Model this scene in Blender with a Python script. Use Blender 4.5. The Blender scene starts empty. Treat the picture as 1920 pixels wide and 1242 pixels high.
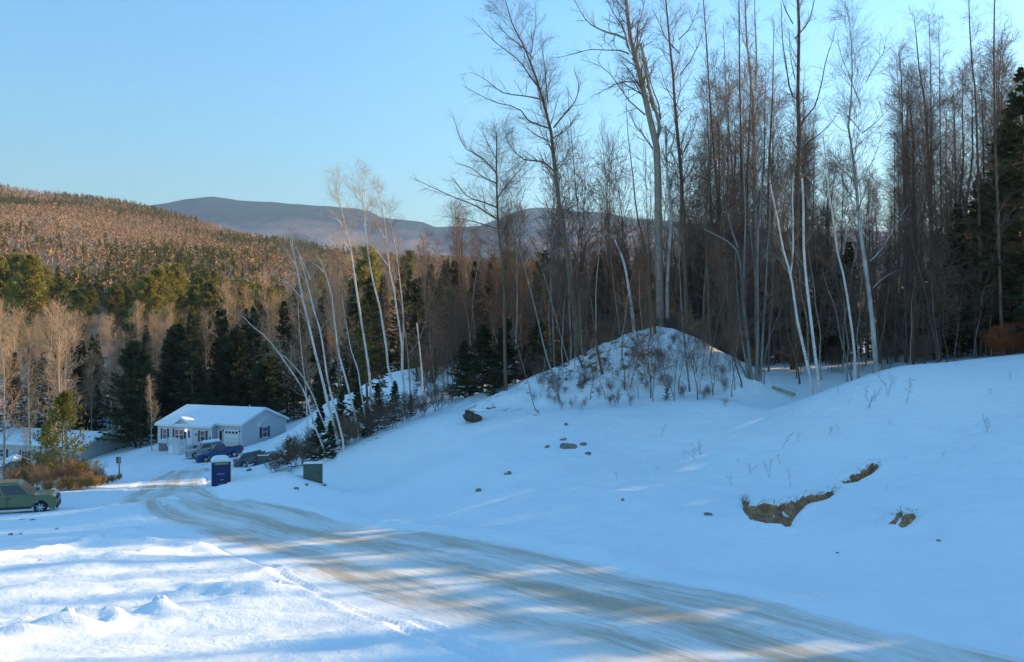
import bpy, math, random
import numpy as np

# ------------------------------------------------------------------ camera, sky, sun, exposure
F = 1550.0            # focal length in photograph pixels (1920 wide)
HZ = 640.0            # row of the horizon
CZ = 20.0             # height of the lens above the datum
scene = bpy.context.scene
COL = scene.collection
cam_d = bpy.data.cameras.new('camera')
cam_d.lens = 36.0 * F / 1920.0
cam_d.sensor_width = 36.0
cam_d.shift_y = (HZ - 621.0) / 1920.0
cam_d.clip_start = 0.1
cam_d.clip_end = 30000.0
cam = bpy.data.objects.new('camera', cam_d)
cam.location = (0, 0, CZ)
cam.rotation_euler = (math.radians(90), 0, 0)
COL.objects.link(cam)
scene.camera = cam

SUN_AZ = math.radians(61.0)     # to the right of the view direction
SUN_EL = math.radians(18.0)
world = bpy.data.worlds.new('World')
scene.world = world
world.use_nodes = True
wn = world.node_tree
sky = wn.nodes.new('ShaderNodeTexSky')
sky.sky_type = 'NISHITA'
sky.sun_disc = False
sky.sun_elevation = SUN_EL
sky.sun_rotation = SUN_AZ
sky.altitude = 300.0
sky.air_density = 2.3
sky.dust_density = 0.9
sky.ozone_density = 10.0
bg = wn.nodes['Background']
bg.inputs['Strength'].default_value = 0.15
wn.links.new(sky.outputs[0], bg.inputs[0])

sun_d = bpy.data.lights.new('sun', 'SUN')
sun_d.energy = 4.8
sun_d.angle = math.radians(0.55)
sun_d.color = (1.0, 0.68, 0.37)
sun = bpy.data.objects.new('sun', sun_d)
sun.rotation_euler = (math.radians(90) - SUN_EL, 0, -SUN_AZ + math.pi)
# a sun lamp shines along its local -Z; tilt it so that it comes from azimuth SUN_AZ
sun.rotation_euler = (math.radians(90) - SUN_EL, 0, math.pi - SUN_AZ)
sun.location = (60, 40, 60)
COL.objects.link(sun)

vs = scene.view_settings
vs.view_transform = 'Standard'
vs.look = 'None'
vs.gamma = 1.0
vs.exposure = 1.2
scene.cycles.use_denoising = True
scene.cycles.max_bounces = 4
scene.cycles.diffuse_bounces = 2
scene.cycles.glossy_bounces = 2
scene.cycles.transmission_bounces = 2
scene.cycles.transparent_max_bounces = 8
scene.cycles.volume_bounces = 0

rng = np.random.default_rng(7)
random.seed(7)

def P(px, py, Y):
    """point at depth Y that lies on the photograph's pixel (px, py)"""
    return np.array([(px - 960.0) / F * Y, Y, CZ - (py - HZ) / F * Y])

# ------------------------------------------------------------------ object helpers
def tag(o, label=None, cat=None, group=None, kind=None):
    if label: o['label'] = label
    if cat: o['category'] = cat
    if group: o['group'] = group
    if kind: o['kind'] = kind
    return o

def empty(name, loc, rz=0.0):
    o = bpy.data.objects.new(name, None)
    o.empty_display_size = 0.3
    o.location = [float(v) for v in loc]
    o.rotation_euler = (0, 0, rz)
    COL.objects.link(o)
    return o

def mesh_np(name, V, Fq=None, Ft=None, smooth=False):
    """numpy mesh from quads and/or triangles"""
    me = bpy.data.meshes.new(name)
    V = np.asarray(V, dtype=np.float32)
    parts, sizes = [], []
    if Fq is not None and len(Fq):
        Fq = np.asarray(Fq, dtype=np.int32); parts.append(Fq.ravel()); sizes.append(np.full(len(Fq), 4, np.int32))
    if Ft is not None and len(Ft):
        Ft = np.asarray(Ft, dtype=np.int32); parts.append(Ft.ravel()); sizes.append(np.full(len(Ft), 3, np.int32))
    li = np.concatenate(parts); sz = np.concatenate(sizes)
    st = np.concatenate([[0], np.cumsum(sz)[:-1]]).astype(np.int32)
    me.vertices.add(len(V)); me.vertices.foreach_set('co', V.ravel())
    me.loops.add(len(li)); me.loops.foreach_set('vertex_index', li)
    me.polygons.add(len(sz)); me.polygons.foreach_set('loop_start', st); me.polygons.foreach_set('loop_total', sz)
    if smooth:
        me.polygons.foreach_set('use_smooth', np.ones(len(sz), dtype=bool))
    me.update(calc_edges=True)
    return me

def obj(name, me, mat=None, parent=None):
    o = bpy.data.objects.new(name, me)
    COL.objects.link(o)
    if mat is not None and len(me.materials) == 0:
        me.materials.append(mat)
    if parent is not None:
        o.parent = parent
    return o

class MB:
    """collects boxes, prisms, tubes; build() links one mesh object"""
    def __init__(s): s.v = []; s.f = []
    def add(s, vs, fs):
        n = len(s.v); s.v += [tuple(float(c) for c in p) for p in vs]; s.f += [tuple(n + i for i in f) for f in fs]; return s
    def box(s, x0, x1, y0, y1, z0, z1):
        return s.add([(x0,y0,z0),(x1,y0,z0),(x1,y1,z0),(x0,y1,z0),(x0,y0,z1),(x1,y0,z1),(x1,y1,z1),(x0,y1,z1)],
                     [(3,2,1,0),(4,5,6,7),(0,1,5,4),(1,2,6,5),(2,3,7,6),(3,0,4,7)])
    def prism(s, poly, axis, a, b):
        """extrude a 2D polygon along axis from a to b (axis 'x': poly is (y,z); 'y': (x,z); 'z': (x,y))"""
        def m(p, t):
            return (t, p[0], p[1]) if axis == 'x' else ((p[0], t, p[1]) if axis == 'y' else (p[0], p[1], t))
        n = len(poly)
        vs = [m(p, a) for p in poly] + [m(p, b) for p in poly]
        fs = [tuple(range(n))[::-1], tuple(range(n, 2*n))] + [(i, (i+1) % n, n + (i+1) % n, n + i) for i in range(n)]
        return s.add(vs, fs)
    def loft(s, rings, cap=True):
        n = len(rings[0]); vs = [p for r in rings for p in r]; fs = []
        for k in range(len(rings) - 1):
            for i in range(n):
                fs.append((k*n + i, k*n + (i+1) % n, (k+1)*n + (i+1) % n, (k+1)*n + i))
        if cap: fs += [tuple(range(n))[::-1], tuple(range((len(rings)-1)*n, len(rings)*n))]
        return s.add(vs, fs)
    def cyl(s, c, r, h, axis='z', n=16, r2=None):
        r2 = r if r2 is None else r2
        rings = []
        for t, rr in ((0, r), (h, r2)):
            ring = []
            for i in range(n):
                a = 2*math.pi*i/n; u, v = rr*math.cos(a), rr*math.sin(a)
                ring.append((c[0]+u, c[1]+v, c[2]+t) if axis == 'z' else ((c[0]+u, c[1]+t, c[2]+v) if axis == 'y' else (c[0]+t, c[1]+u, c[2]+v)))
            rings.append(ring)
        return s.loft(rings)
    def mesh(s, name):
        me = bpy.data.meshes.new(name); me.from_pydata(s.v, [], s.f); me.update()
        import bmesh
        bm = bmesh.new(); bm.from_mesh(me); bmesh.ops.recalc_face_normals(bm, faces=bm.faces); bm.to_mesh(me); bm.free()
        return me
    def build(s, name, mat, parent=None, bevel=0.0, smooth=False):
        me = s.mesh(name)
        if smooth: me.polygons.foreach_set('use_smooth', np.ones(len(me.polygons), dtype=bool))
        o = obj(name, me, mat, parent)
        if bevel:
            md = o.modifiers.new('bevel', 'BEVEL'); md.width = bevel; md.segments = 2; md.limit_method = 'ANGLE'
        return o

# ------------------------------------------------------------------ value noise
def _h(ix, iy, seed):
    n = (ix.astype(np.int64) * 374761393 + iy.astype(np.int64) * 668265263 + seed * 974634777) & 0xFFFFFFFF
    n = ((n ^ (n >> 13)) * 1274126177) & 0xFFFFFFFF
    return ((n ^ (n >> 16)) & 0xFFFFFF) / float(0xFFFFFF)
def vnoise(x, y, seed=0):
    x = np.asarray(x, float); y = np.asarray(y, float)
    ix = np.floor(x); iy = np.floor(y); fx = x - ix; fy = y - iy
    fx = fx*fx*(3-2*fx); fy = fy*fy*(3-2*fy)
    a = _h(ix, iy, seed); b = _h(ix+1, iy, seed); c = _h(ix, iy+1, seed); d = _h(ix+1, iy+1, seed)
    return (a*(1-fx)+b*fx)*(1-fy) + (c*(1-fx)+d*fx)*fy
def fbm(x, y, oct=4, seed=0, gain=0.5):
    s = 0; a = 1; t = 0
    for k in range(oct):
        s = s + a*(vnoise(np.asarray(x)*2**k, np.asarray(y)*2**k, seed+k*17) - 0.5); t += a; a *= gain
    return s / t * 2
def smooth(a, b, x):
    t = np.clip((np.asarray(x, float) - a) / (b - a), 0, 1); return t*t*(3-2*t)

# ------------------------------------------------------------------ materials
MATS = {}
def nmat(name):
    m = bpy.data.materials.new(name); m.use_nodes = True
    nt = m.node_tree; b = nt.nodes['Principled BSDF']
    MATS[name] = m
    return m, nt, b
def N(nt, t, **kw):
    n = nt.nodes.new(t)
    for k, v in kw.items(): setattr(n, k, v)
    return n
def ramp(nt, stops, fac=None, interp='LINEAR'):
    r = N(nt, 'ShaderNodeValToRGB'); r.color_ramp.interpolation = interp
    e = r.color_ramp.elements
    while len(e) < len(stops): e.new(0.5)
    for el, (p, c) in zip(e, stops):
        el.position = p; el.color = (c, c, c, 1) if isinstance(c, (int, float)) else (*c, 1)
    if fac is not None: nt.links.new(fac, r.inputs[0])
    return r
def coord(nt, which='Object', scale=(1,1,1), rot=(0,0,0)):
    t = N(nt, 'ShaderNodeTexCoord'); mp = N(nt, 'ShaderNodeMapping')
    mp.inputs['Scale'].default_value = scale; mp.inputs['Rotation'].default_value = rot
    nt.links.new(t.outputs[which], mp.inputs[0]); return mp.outputs[0]
def noise(nt, vec, scale, detail=4, rough=0.55):
    n = N(nt, 'ShaderNodeTexNoise'); n.inputs['Scale'].default_value = scale; n.inputs['Detail'].default_value = detail
    n.inputs['Roughness'].default_value = rough; nt.links.new(vec, n.inputs['Vector']); return n.outputs[0]
def bump(nt, b, h, strength=0.3, dist=0.05):
    n = N(nt, 'ShaderNodeBump'); n.inputs['Strength'].default_value = strength; n.inputs['Distance'].default_value = dist
    nt.links.new(h, n.inputs['Height']); nt.links.new(n.outputs[0], b.inputs['Normal']); return n
def mixc(nt, fac, a, b):
    m = N(nt, 'ShaderNodeMix', data_type='RGBA')
    for s, v in ((0, fac), (6, a), (7, b)):
        if hasattr(v, 'is_output'): nt.links.new(v, m.inputs[s])
        elif s == 0: m.inputs[0].default_value = v
        else: m.inputs[s].default_value = (*v, 1)
    return m.outputs[2]
def math_(nt, op, a, b=0.0):
    m = N(nt, 'ShaderNodeMath', operation=op)
    for s, v in ((0, a), (1, b)):
        if hasattr(v, 'is_output'): nt.links.new(v, m.inputs[s])
        else: m.inputs[s].default_value = v
    return m.outputs[0]

def plain(name, col, rough=0.6, metal=0.0, var=0.0, vscale=3.0, spec=0.5, coat=0.0):
    m, nt, b = nmat(name)
    b.inputs['Roughness'].default_value = rough; b.inputs['Metallic'].default_value = metal
    b.inputs['Specular IOR Level'].default_value = spec
    b.inputs['Coat Weight'].default_value = coat
    if var:
        n = noise(nt, coord(nt), vscale, 5)
        lo = tuple(c*(1-var) for c in col); hi = tuple(min(1, c*(1+var)) for c in col)
        r = ramp(nt, [(0.3, lo), (0.7, hi)], n)
        nt.links.new(r.outputs[0], b.inputs['Base Color'])
    else:
        b.inputs['Base Color'].default_value = (*col, 1)
    return m
# ------------------------------------------------------------------ terrain: heights through surveyed points
CTRL = [  # photograph pixel + distance of the ground there
 (0,1242,15),(500,1242,15.6),(960,1242,16.2),(1500,1242,17),(1920,1242,17.4),
 (-600,1242,15),(2600,1242,17.4),
 (0,1100,21.5),(500,1100,22.2),(960,1100,23),(1400,1112,23.2),(1920,1128,23.4),(-500,1100,22),(2600,1128,23.5),
 (0,1000,32),(300,1000,32.5),(600,1000,33),(900,1006,31),(1300,1062,27),(1600,1098,25),(-500,1000,32),
 (60,962,45),(250,945,45),(430,925,50),(-300,965,45),(150,928,53),(0,928,53),
 (414,913,57),(380,893,65),(250,903,62),(330,882,73),(200,906,66),(223,896,72),
 (560,912,50),(600,872,52),(620,930,45),(700,827,53),(780,797,54),(870,793,52),(1000,790,50),(1280,766,50),(1390,756,50),
 (587,897,44),(391,916,55),(437,916,55.5),(465,915,53),(414,921,53),(480,923,49.5),(350,915,56),(300,926,51),(414,911,59),(440,905,60),(480,899,62),
 (700,950,40),(800,880,44),(900,900,40),(1050,930,36),(1050,830,45),(1250,850,43),(1250,960,33),(1440,900,38),(1440,1000,30),
 (1440,772,47.5),(1380,800,45.5),(1450,782,51),(1500,768,53),(1410,716,56.5),(1560,752,54),(1620,730,55),(1480,757,47.5),(1600,712,49),(1540,735,48),(1600,810,41),(1600,950,33),(1660,694,50),(1780,680,50),(1920,667,50),(1800,800,40),(1920,800,38.5),(1800,1000,29),(1920,950,30.5),
 (2200,655,50),(2200,900,32),(2600,640,50),
 (1480,702,60),(1600,692,62),(1700,676,66),(1900,660,68),(2300,645,70),(1390,693,61),(1250,705,62),(1130,725,62),
 (1000,752,62),(900,765,60),(850,745,68),(760,762,66),(850,692,90),(700,712,100),(600,765,112),(545,790,125),(575,825,96),(600,822,80),(530,836,95),(500,845,97),(650,790,80),(760,745,80),
 (452,840,103),(300,833,112),(400,866,94),(485,868,87),(485,882,77),(470,878,80),(430,868,92),(515,868,85),(350,862,98),(250,872,86),(540,878,66),(500,890,66),(495,871,80),(330,850,104),(240,885,80),
 (540,818,112),(200,872,108),(60,890,112),(120,905,72),(40,905,80),(-200,900,112),(-400,900,80),
]
WORLD = [  # X, Y, Z of ground the photograph does not show
 (0,0,CZ-1.7),(-8,-10,CZ-1.2),(8,-10,CZ-1.2),(-30,-10,CZ-4),(40,-10,CZ-1.5),(-10,6,CZ-3.5),(12,6,CZ-3.4),
 (-60,20,CZ-8.5),(-80,60,CZ-11),(-110,110,CZ-16),(60,20,CZ-3),(80,60,CZ+1.5),(100,100,CZ+4),(120,20,CZ-1),
 (-60,150,CZ-13.5),(-20,130,CZ-8),(-30,150,CZ-10),(20,95,CZ-3.0),(30,90,CZ-1.6),(45,95,CZ-1.0),(10,130,CZ-5),(60,130,CZ+0.5),(100,150,CZ+3),(-110,170,CZ-12),
 (0,190,CZ-6),(60,200,CZ-2),(-60,200,CZ-9),(-120,220,CZ-6),(120,200,CZ+2),(0,240,CZ-5),(-60,250,CZ-4),(80,250,CZ-1),
]
pts = np.array([P(*c) for c in CTRL] + [np.array(w, float) for w in WORLD])
_c2 = 2.2**2
def _phi(r2): return np.sqrt(r2 + _c2)
_n = len(pts)
_A = np.zeros((_n+3, _n+3))
_d = pts[:, None, :2] - pts[None, :, :2]
_A[:_n, :_n] = _phi((_d**2).sum(-1)) - 0.02*np.eye(_n)
_A[:_n, _n] = 1; _A[:_n, _n+1:_n+3] = pts[:, :2]; _A[_n:, :_n] = _A[:_n, _n:].T
_w = np.linalg.solve(_A, np.concatenate([pts[:, 2], [0, 0, 0]]))
MOUND = P(1230, 614, 62)
def ground_base(X, Y):
    X = np.asarray(X, float); Y = np.asarray(Y, float); sh = X.shape
    x = X.ravel(); y = Y.ravel(); out = np.empty(len(x))
    for i in range(0, len(x), 20000):
        xs = x[i:i+20000, None]; ys = y[i:i+20000, None]
        r2 = (xs - pts[None, :, 0])**2 + (ys - pts[None, :, 1])**2
        out[i:i+20000] = _phi(r2) @ _w[:_n] + _w[_n] + xs[:, 0]*_w[_n+1] + ys[:, 0]*_w[_n+2]
    # the conical spoil heap
    dx = x - MOUND[0]; dy = (y - MOUND[1])*0.9
    ax = np.where(dx < 0, dx*0.52, dx*1.02)
    r = np.sqrt(ax**2 + dy**2 + 1.3**2) - 0.9; ang = np.arctan2(dy, dx)
    lump = fbm(x*0.45, y*0.45, 3, 5)
    r = r*(1 + 0.10*np.sin(3*ang+1) + 0.14*lump)
    prof = np.sqrt((np.maximum(0, 1 - r/6.9))**2 + 0.004) - 0.063 + 0.05*fbm(x*0.8, y*0.8, 3, 8)*smooth(6.5, 3.5, r)
    prof = np.where(r < 9, prof, 0)
    out = np.maximum(out, out*0 + out + np.maximum(prof, 0)*MOUND_H)
    return out.reshape(sh)
MOUND_H = 0.0
MOUND_H = (MOUND[2] - float(ground_base(np.array([MOUND[0]]), np.array([MOUND[1]]))[0])) / 0.885

def ray_ground(px, py, y0=8.0, y1=260.0):
    Y = np.linspace(y0, y1, 1500)
    X = (px - 960.0)/F*Y; Z = CZ - (py - HZ)/F*Y
    g = ground_base(X, Y)
    k = np.argmax(g >= Z)
    if g[k] < Z[k]: k = len(Y)-1
    if k > 0:
        a, b = Z[k-1]-g[k-1], Z[k]-g[k]; t = a/(a-b) if a != b else 0
        yy = Y[k-1] + t*(Y[k]-Y[k-1])
    else: yy = Y[k]
    return np.array([(px-960.0)/F*yy, yy])
def gz(x, y): return float(ground_z(np.array([x]), np.array([y]))[0])

# ------------------------------------------------------------------ road strips (pairs of edges read from the photograph)
def crom(Pt, n):
    Pt = np.asarray(Pt, float); m = len(Pt)
    Q = np.vstack([2*Pt[0]-Pt[1], Pt, 2*Pt[-1]-Pt[-2]])
    t = np.linspace(0, m-1-1e-6, n); i = t.astype(int); f = (t - i)[:, None]
    p0, p1, p2, p3 = Q[i], Q[i+1], Q[i+2], Q[i+3]
    return 0.5*((2*p1) + (p2-p0)*f + (2*p0-5*p1+4*p2-p3)*f**2 + (3*p1-p0-3*p2+p3)*f**3)
road_far  = [(2250,1290),(1920,1222),(1600,1152),(1300,1086),(1000,1024),(770,990),(620,962),(490,935),(410,917),(385,905),(385,893),(400,882),(395,874)]
road_near = [(1560,1430),(1250,1330),(970,1242),(760,1180),(560,1095),(420,1036),(320,1000),(255,966),(212,947),(216,930),(252,911),(290,895),(303,885)]
def strip(far, near, n):
    a = crom([ray_ground(*p) for p in far], n); b = crom([ray_ground(*p) for p in near], n)
    return a, b
R_A, R_B = strip(road_far, road_near, 260)
D_A, D_B = strip([(425,893),(470,890),(540,878)], [(425,906),(480,903),(545,893)], 50)      # side drive behind the toilet
H_A, H_B = strip([(395,876),(410,866),(440,858),(470,857)], [(300,886),(330,876),(380,868),(440,872)], 50)  # drive up to the parked vehicles
STRIPS = [(R_A, R_B, 1.0), (D_A, D_B, 0.0), (H_A, H_B, 0.0)]

def strip_coord(X, Y, A, B):
    """across (-1..1) of each point to the nearest station of a strip"""
    C = (A + B)/2; Hh = (B - A)/2; hl = np.linalg.norm(Hh, axis=1)
    x = X.ravel(); y = Y.ravel(); v = np.full(len(x), 9.0); al = np.full(len(x), 9.0)
    lo = np.minimum(A, B).min(0) - 4; hi = np.maximum(A, B).max(0) + 4
    sel = np.where((x > lo[0]) & (x < hi[0]) & (y > lo[1]) & (y < hi[1]))[0]
    T = np.gradient(C, axis=0); T /= np.linalg.norm(T, axis=1)[:, None]
    for i in range(0, len(sel), 8000):
        s = sel[i:i+8000]
        dx = x[s, None] - C[None, :, 0]; dy = y[s, None] - C[None, :, 1]
        det = T[:, 0]*Hh[:, 1] - T[:, 1]*Hh[:, 0]; det = np.where(np.abs(det) < 0.2, 0.2*np.sign(det), det)
        vv = (T[None, :, 0]*dy - T[None, :, 1]*dx)/det[None]; along = (dx*Hh[None, :, 1] - dy*Hh[None, :, 0])/det[None]
        d = along**2 + np.maximum(0, np.abs(vv) - 1)**2*(hl**2)[None]*0.6
        k = d.argmin(1); r = np.arange(len(s))
        v[s] = vv[r, k]
        al[s] = np.abs(along[r, k])
    v[al > 3.0] = 9.0
    return v.reshape(X.shape)

TR = [([(470,1052),(560,1096),(700,1158),(800,1204),(900,1240),(1000,1290)], 0.08), ([(560,1075),(660,1122),(770,1165),(900,1215),(1040,1270)], 0.06),
      ([(230,1062),(330,1092),(420,1128),(560,1180)], 0.0)]
TRW = [(crom([ray_ground(*p) for p in t], 120), d) for t, d in TR if d]
RIDGES = [(crom([ray_ground(*p) for p in t], 80), h, w) for t, h, w in [
  ([(-60,1060),(0,1050),(130,1030),(230,1010),(320,994)],0.30,0.35), ([(100,1062),(200,1056),(300,1042),(430,1022)],0.22,0.3), ([(330,1108),(480,1082),(580,1056)],0.16,0.3),
  ([(250,1020),(330,1026),(420,1040)],0.18,0.3), ([(0,1108),(160,1100),(300,1092)],0.10,0.4), ([(560,1205),(680,1192),(760,1175),(850,1178)],0.16,0.35), ([(690,1242),(760,1214),(860,1212),(1000,1225)],0.15,0.4),
  ([(0,1160),(120,1135),(260,1120),(380,1100)],0.10,0.3), ([(0,1222),(140,1196),(280,1178),(420,1160),(560,1148)],0.16,0.45), ([(180,985),(240,975),(300,972)],0.28,0.4), ([(120,985),(180,968),(215,955)],0.3,0.4)]]
# ploughed lumps in the foreground row: (pixel of the peak's foot, half width m, height m, tail m)
LUMPS = [(ray_ground(px, py), w, h, t) for px, py, w, h, t in [(500,1116,0.55,0.42,1.7),(300,1158,0.42,0.50,0.9),(218,1178,0.20,0.50,0.8),(136,1188,0.38,0.52,1.0),(46,1206,0.28,0.32,0.6),(-40,1222,0.4,0.4,0.8)]]
SCARS = {'big': [(1393,932),(1405,946),(1430,944),(1460,950),(1485,944),(1510,930),(1535,926),(1560,917),(1566,925),(1550,938),(1530,947),(1510,952),(1500,962),(1487,975),(1478,994),(1468,984),(1440,986),(1410,978),(1395,958)],
 'streak': [(1578,900),(1600,887),(1625,879),(1640,869),(1647,878),(1630,891),(1605,904),(1585,907)],
 'slit': [(1667,992),(1678,972),(1691,964),(1688,976),(1676,991)], 'clod': [(1684,993),(1695,970),(1709,961),(1718,968),(1706,986),(1692,995)]}
SCARW = {k: np.array([ray_ground(*p) for p in v]) for k, v in SCARS.items()}
def scar_sd(W3, X, Y):
    inside = np.zeros(X.shape, bool); dist = np.full(X.shape, 9.0)
    for a, b_ in zip(W3, np.roll(W3, -1, axis=0)):
        cond = ((a[1] > Y) != (b_[1] > Y)); xi = (b_[0]-a[0])*(Y-a[1])/(b_[1]-a[1]+1e-12)+a[0]; inside ^= cond & (X < xi)
        t = np.clip(((X-a[0])*(b_[0]-a[0])+(Y-a[1])*(b_[1]-a[1]))/(((b_-a)**2).sum()+1e-9), 0, 1)
        dist = np.minimum(dist, np.hypot(X-a[0]-t*(b_[0]-a[0]), Y-a[1]-t*(b_[1]-a[1])))
    return np.where(inside, dist, -dist)
def ground_z(X, Y, cut=True):
    X = np.asarray(X, float); Y = np.asarray(Y, float)
    Z = ground_base(X, Y)
    near = smooth(75, 35, Y)
    RB = Z + fbm(X*0.16+3, Y*0.16, 3, 11)*0.16*smooth(10, 20, Y)
    # wind-packed drifts and soft waves
    Z = Z + fbm(X*0.16+3, Y*0.16, 3, 11)*0.16*smooth(10, 20, Y)
    bank = smooth(24, 34, Y + 0.55*X)
    ca, sa = math.cos(0.26), math.sin(0.26)
    u = X*ca + Y*sa; w = -X*sa + Y*ca
    drift = np.abs(fbm(u*0.16, w*0.85, 4, 23))
    Z = Z + near*(drift - 0.15)*0.26*(1 - bank)*smooth(9, 1, X + 0.35*Y - 2)
    Z = Z + near*(fbm(X*0.9, Y*0.9, 4, 31, 0.6)*0.075 + 0.05*np.maximum(0, fbm(X*2.3, Y*2.3, 2, 37) - 0.35)*smooth(6, -2, X + 0.3*Y - 8))
    # shoulder berms thrown up by the plough
    for A, B, wgt in STRIPS:
        v = strip_coord(X, Y, A, B)
        e = np.exp(-((np.abs(v) - 1.12)/0.10)**2)
        m2 = smooth(1.55, 1.03, np.abs(v)); Z = Z*(1-m2) + m2*(RB - 0.01 + 0.25*(Z-RB))
        Z = Z + np.where(v < 0, 1.0, 0.25)*wgt*e*(0.08 + 0.34*np.maximum(0, fbm(X*0.7, Y*0.7, 5, 41, 0.65)))*np.where(np.abs(v) < 8, 1, 0)*smooth(16, 30, Y)
        if cut:
            mk = smooth(1.03, 0.94, np.abs(v)); Z = Z*(1-mk) + mk*(RB - 0.09 - 0.14*smooth(38, 60, Y))
    xf = X.ravel(); yf = Y.ravel()
    for c, hgt, wd in RIDGES:
        lo = c.min(0)-2; hi = c.max(0)+2; s = np.where((xf > lo[0]) & (xf < hi[0]) & (yf > lo[1]) & (yf < hi[1]))[0]
        if len(s):
            D2 = ((np.stack([xf[s], yf[s]], 1)[:, None, :] - c[None])**2).sum(-1); k = D2.argmin(1); dd = np.sqrt(D2.min(1))
            side = np.where(yf[s] > c[k, 1], 0.6, 1.5); endf = np.clip(np.minimum(k, len(c)-1-k)/12.0, 0, 1)
            g = Z.ravel().copy(); g[s] += hgt*np.exp(-(dd*side/wd))*endf*(0.75+0.6*fbm(xf[s]*1.3, yf[s]*1.3, 3, 61)); Z = g.reshape(X.shape)
    for c, wd, hgt, tail in LUMPS:
        dx = xf - c[0]; dy = yf - c[1]; s = np.where((np.abs(dx) < 4) & (np.abs(dy) < 3))[0]
        if len(s):
            a = np.where(dx[s] < 0, -dx[s]/tail, dx[s]/wd); b_ = dy[s]/(wd*0.8)
            n_ = 1 + 0.5*fbm(xf[s]*2.3, yf[s]*2.3, 4, 71)
            g = Z.ravel().copy(); g[s] += 0.75*hgt*np.exp(-(np.sqrt(a*a+b_*b_+0.03)*n_)**1.9*0.75); Z = g.reshape(X.shape)
    for kk, W3 in SCARW.items():      # the bank has slumped here
        lo = W3.min(0)-1.0; hi = W3.max(0)+1.0; s = np.where((xf > lo[0]) & (xf < hi[0]) & (yf > lo[1]) & (yf < hi[1]))[0]
        if len(s):
            sd = scar_sd(W3, xf[s], yf[s]); g = Z.ravel().copy()
            g[s] += -(0.55 if kk in ('big', 'streak') else 0.25)*smooth(-0.10, 0.35, sd) + 0.10*np.exp(-((sd+0.22)/0.16)**2); Z = g.reshape(X.shape)
    for c, d in TRW:
        x = X.ravel(); y = Y.ravel(); lo = c.min(0)-1; hi = c.max(0)+1
        s = np.where((x > lo[0]) & (x < hi[0]) & (y > lo[1]) & (y < hi[1]))[0]
        if len(s):
            dd = np.sqrt(((np.stack([x[s], y[s]], 1)[:, None, :] - c[None])**2).sum(-1).min(1))
            g = Z.ravel().copy(); g[s] += -d*np.exp(-(dd/0.13)**2) + 0.05*np.exp(-((dd-0.32)/0.12)**2); Z = g.reshape(X.shape)
    return Z

def axis_points(lo, hi, segs):
    """non-uniform coordinates: segs = [(to, step)]"""
    out = [lo]
    for to, st in segs:
        n = max(1, int(round((to - out[-1])/st))); out += list(np.linspace(out[-1], to, n+1)[1:])
    return np.array(out)
gx = axis_points(-260, 260, [(-120,6),(-60,2.2),(-30,0.7),(-16,0.28),(28,0.15),(34,0.3),(60,0.7),(130,2.5),(260,7)])
gy = axis_points(-40, 290, [(8,3),(14,0.6),(26,0.14),(40,0.18),(48,0.26),(75,0.45),(120,0.9),(180,3),(290,6)])
GX, GY = np.meshgrid(gx, gy)
GZ = ground_z(GX, GY)
def grid_faces(nx, ny):
    i = np.arange(nx-1)[None, :]; j = np.arange(ny-1)[:, None]
    a = (j*nx + i).ravel(); return np.stack([a, a+1, a+1+nx, a+nx], 1)

# snow
def snow_mat(name='snow', sand=False):
    m, nt, b = nmat(name)
    vec = coord(nt, 'Object')
    big = noise(nt, vec, 0.35, 4); fine = noise(nt, vec, 9.0, 6, 0.65); mid = noise(nt, vec, 1.7, 4)
    r = ramp(nt, [(0.3, (0.78, 0.88, 0.88)), (0.7, (0.83, 0.92, 0.91))], big)
    nt.links.new(r.outputs[0], b.inputs['Base Color'])
    b.inputs['Roughness'].default_value = 0.55
    b.inputs['Specular IOR Level'].default_value = 0.3
    vo = N(nt, 'ShaderNodeTexVoronoi'); vo.inputs['Scale'].default_value = 3.2; nt.links.new(vec, vo.inputs['Vector'])
    grit = noise(nt, vec, 45.0, 3, 0.7)
    h = math_(nt, 'ADD', math_(nt, 'MULTIPLY', fine, 0.4), mid)
    h = math_(nt, 'ADD', h, math_(nt, 'MULTIPLY', grit, 0.10))
    h = math_(nt, 'ADD', h, math_(nt, 'MULTIPLY', vo.outputs[0], 0.18))
    bump(nt, b, h, 0.7, 0.10)
    if sand:      # soil shows where the snow has slid off (attribute 'soil', broken up by noise)
        at = N(nt, 'ShaderNodeAttribute'); at.attribute_name = 'soil'
        n5 = noise(nt, coord(nt, 'Object', (1, 1, 0.6), (0, 0, 0.5)), 1.5, 7, 0.68)
        k = ramp(nt, [(0.50, 0.0), (0.56, 1.0)], math_(nt, 'ADD', n5, math_(nt, 'MULTIPLY', math_(nt, 'SUBTRACT', at.outputs['Fac'], 1.0), 0.35)))
        dc = ramp(nt, [(0.3, (0.09, 0.05, 0.028)), (0.7, (0.26, 0.17, 0.10))], noise(nt, vec, 4.0, 6, 0.7))
        nt.links.new(mixc(nt, k.outputs[0], r.outputs[0], dc.outputs[0]), b.inputs['Base Color'])
    return m
SNOW = snow_mat()
SNOW_GROUND = snow_mat('snow_ground', True)
g = obj('ground', mesh_np('ground', np.stack([GX, GY, GZ], -1).reshape(-1, 3), grid_faces(len(gx), len(gy)), smooth=True), SNOW_GROUND)
hx_ = GX - MOUND[0]; hy_ = GY - MOUND[1]
SOILM = smooth(9.5, 3.0, np.hypot(hx_*0.55 + 1.6, hy_*1.0 + 1.5))*smooth(1.6, -1.5, hx_)*0.93
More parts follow.
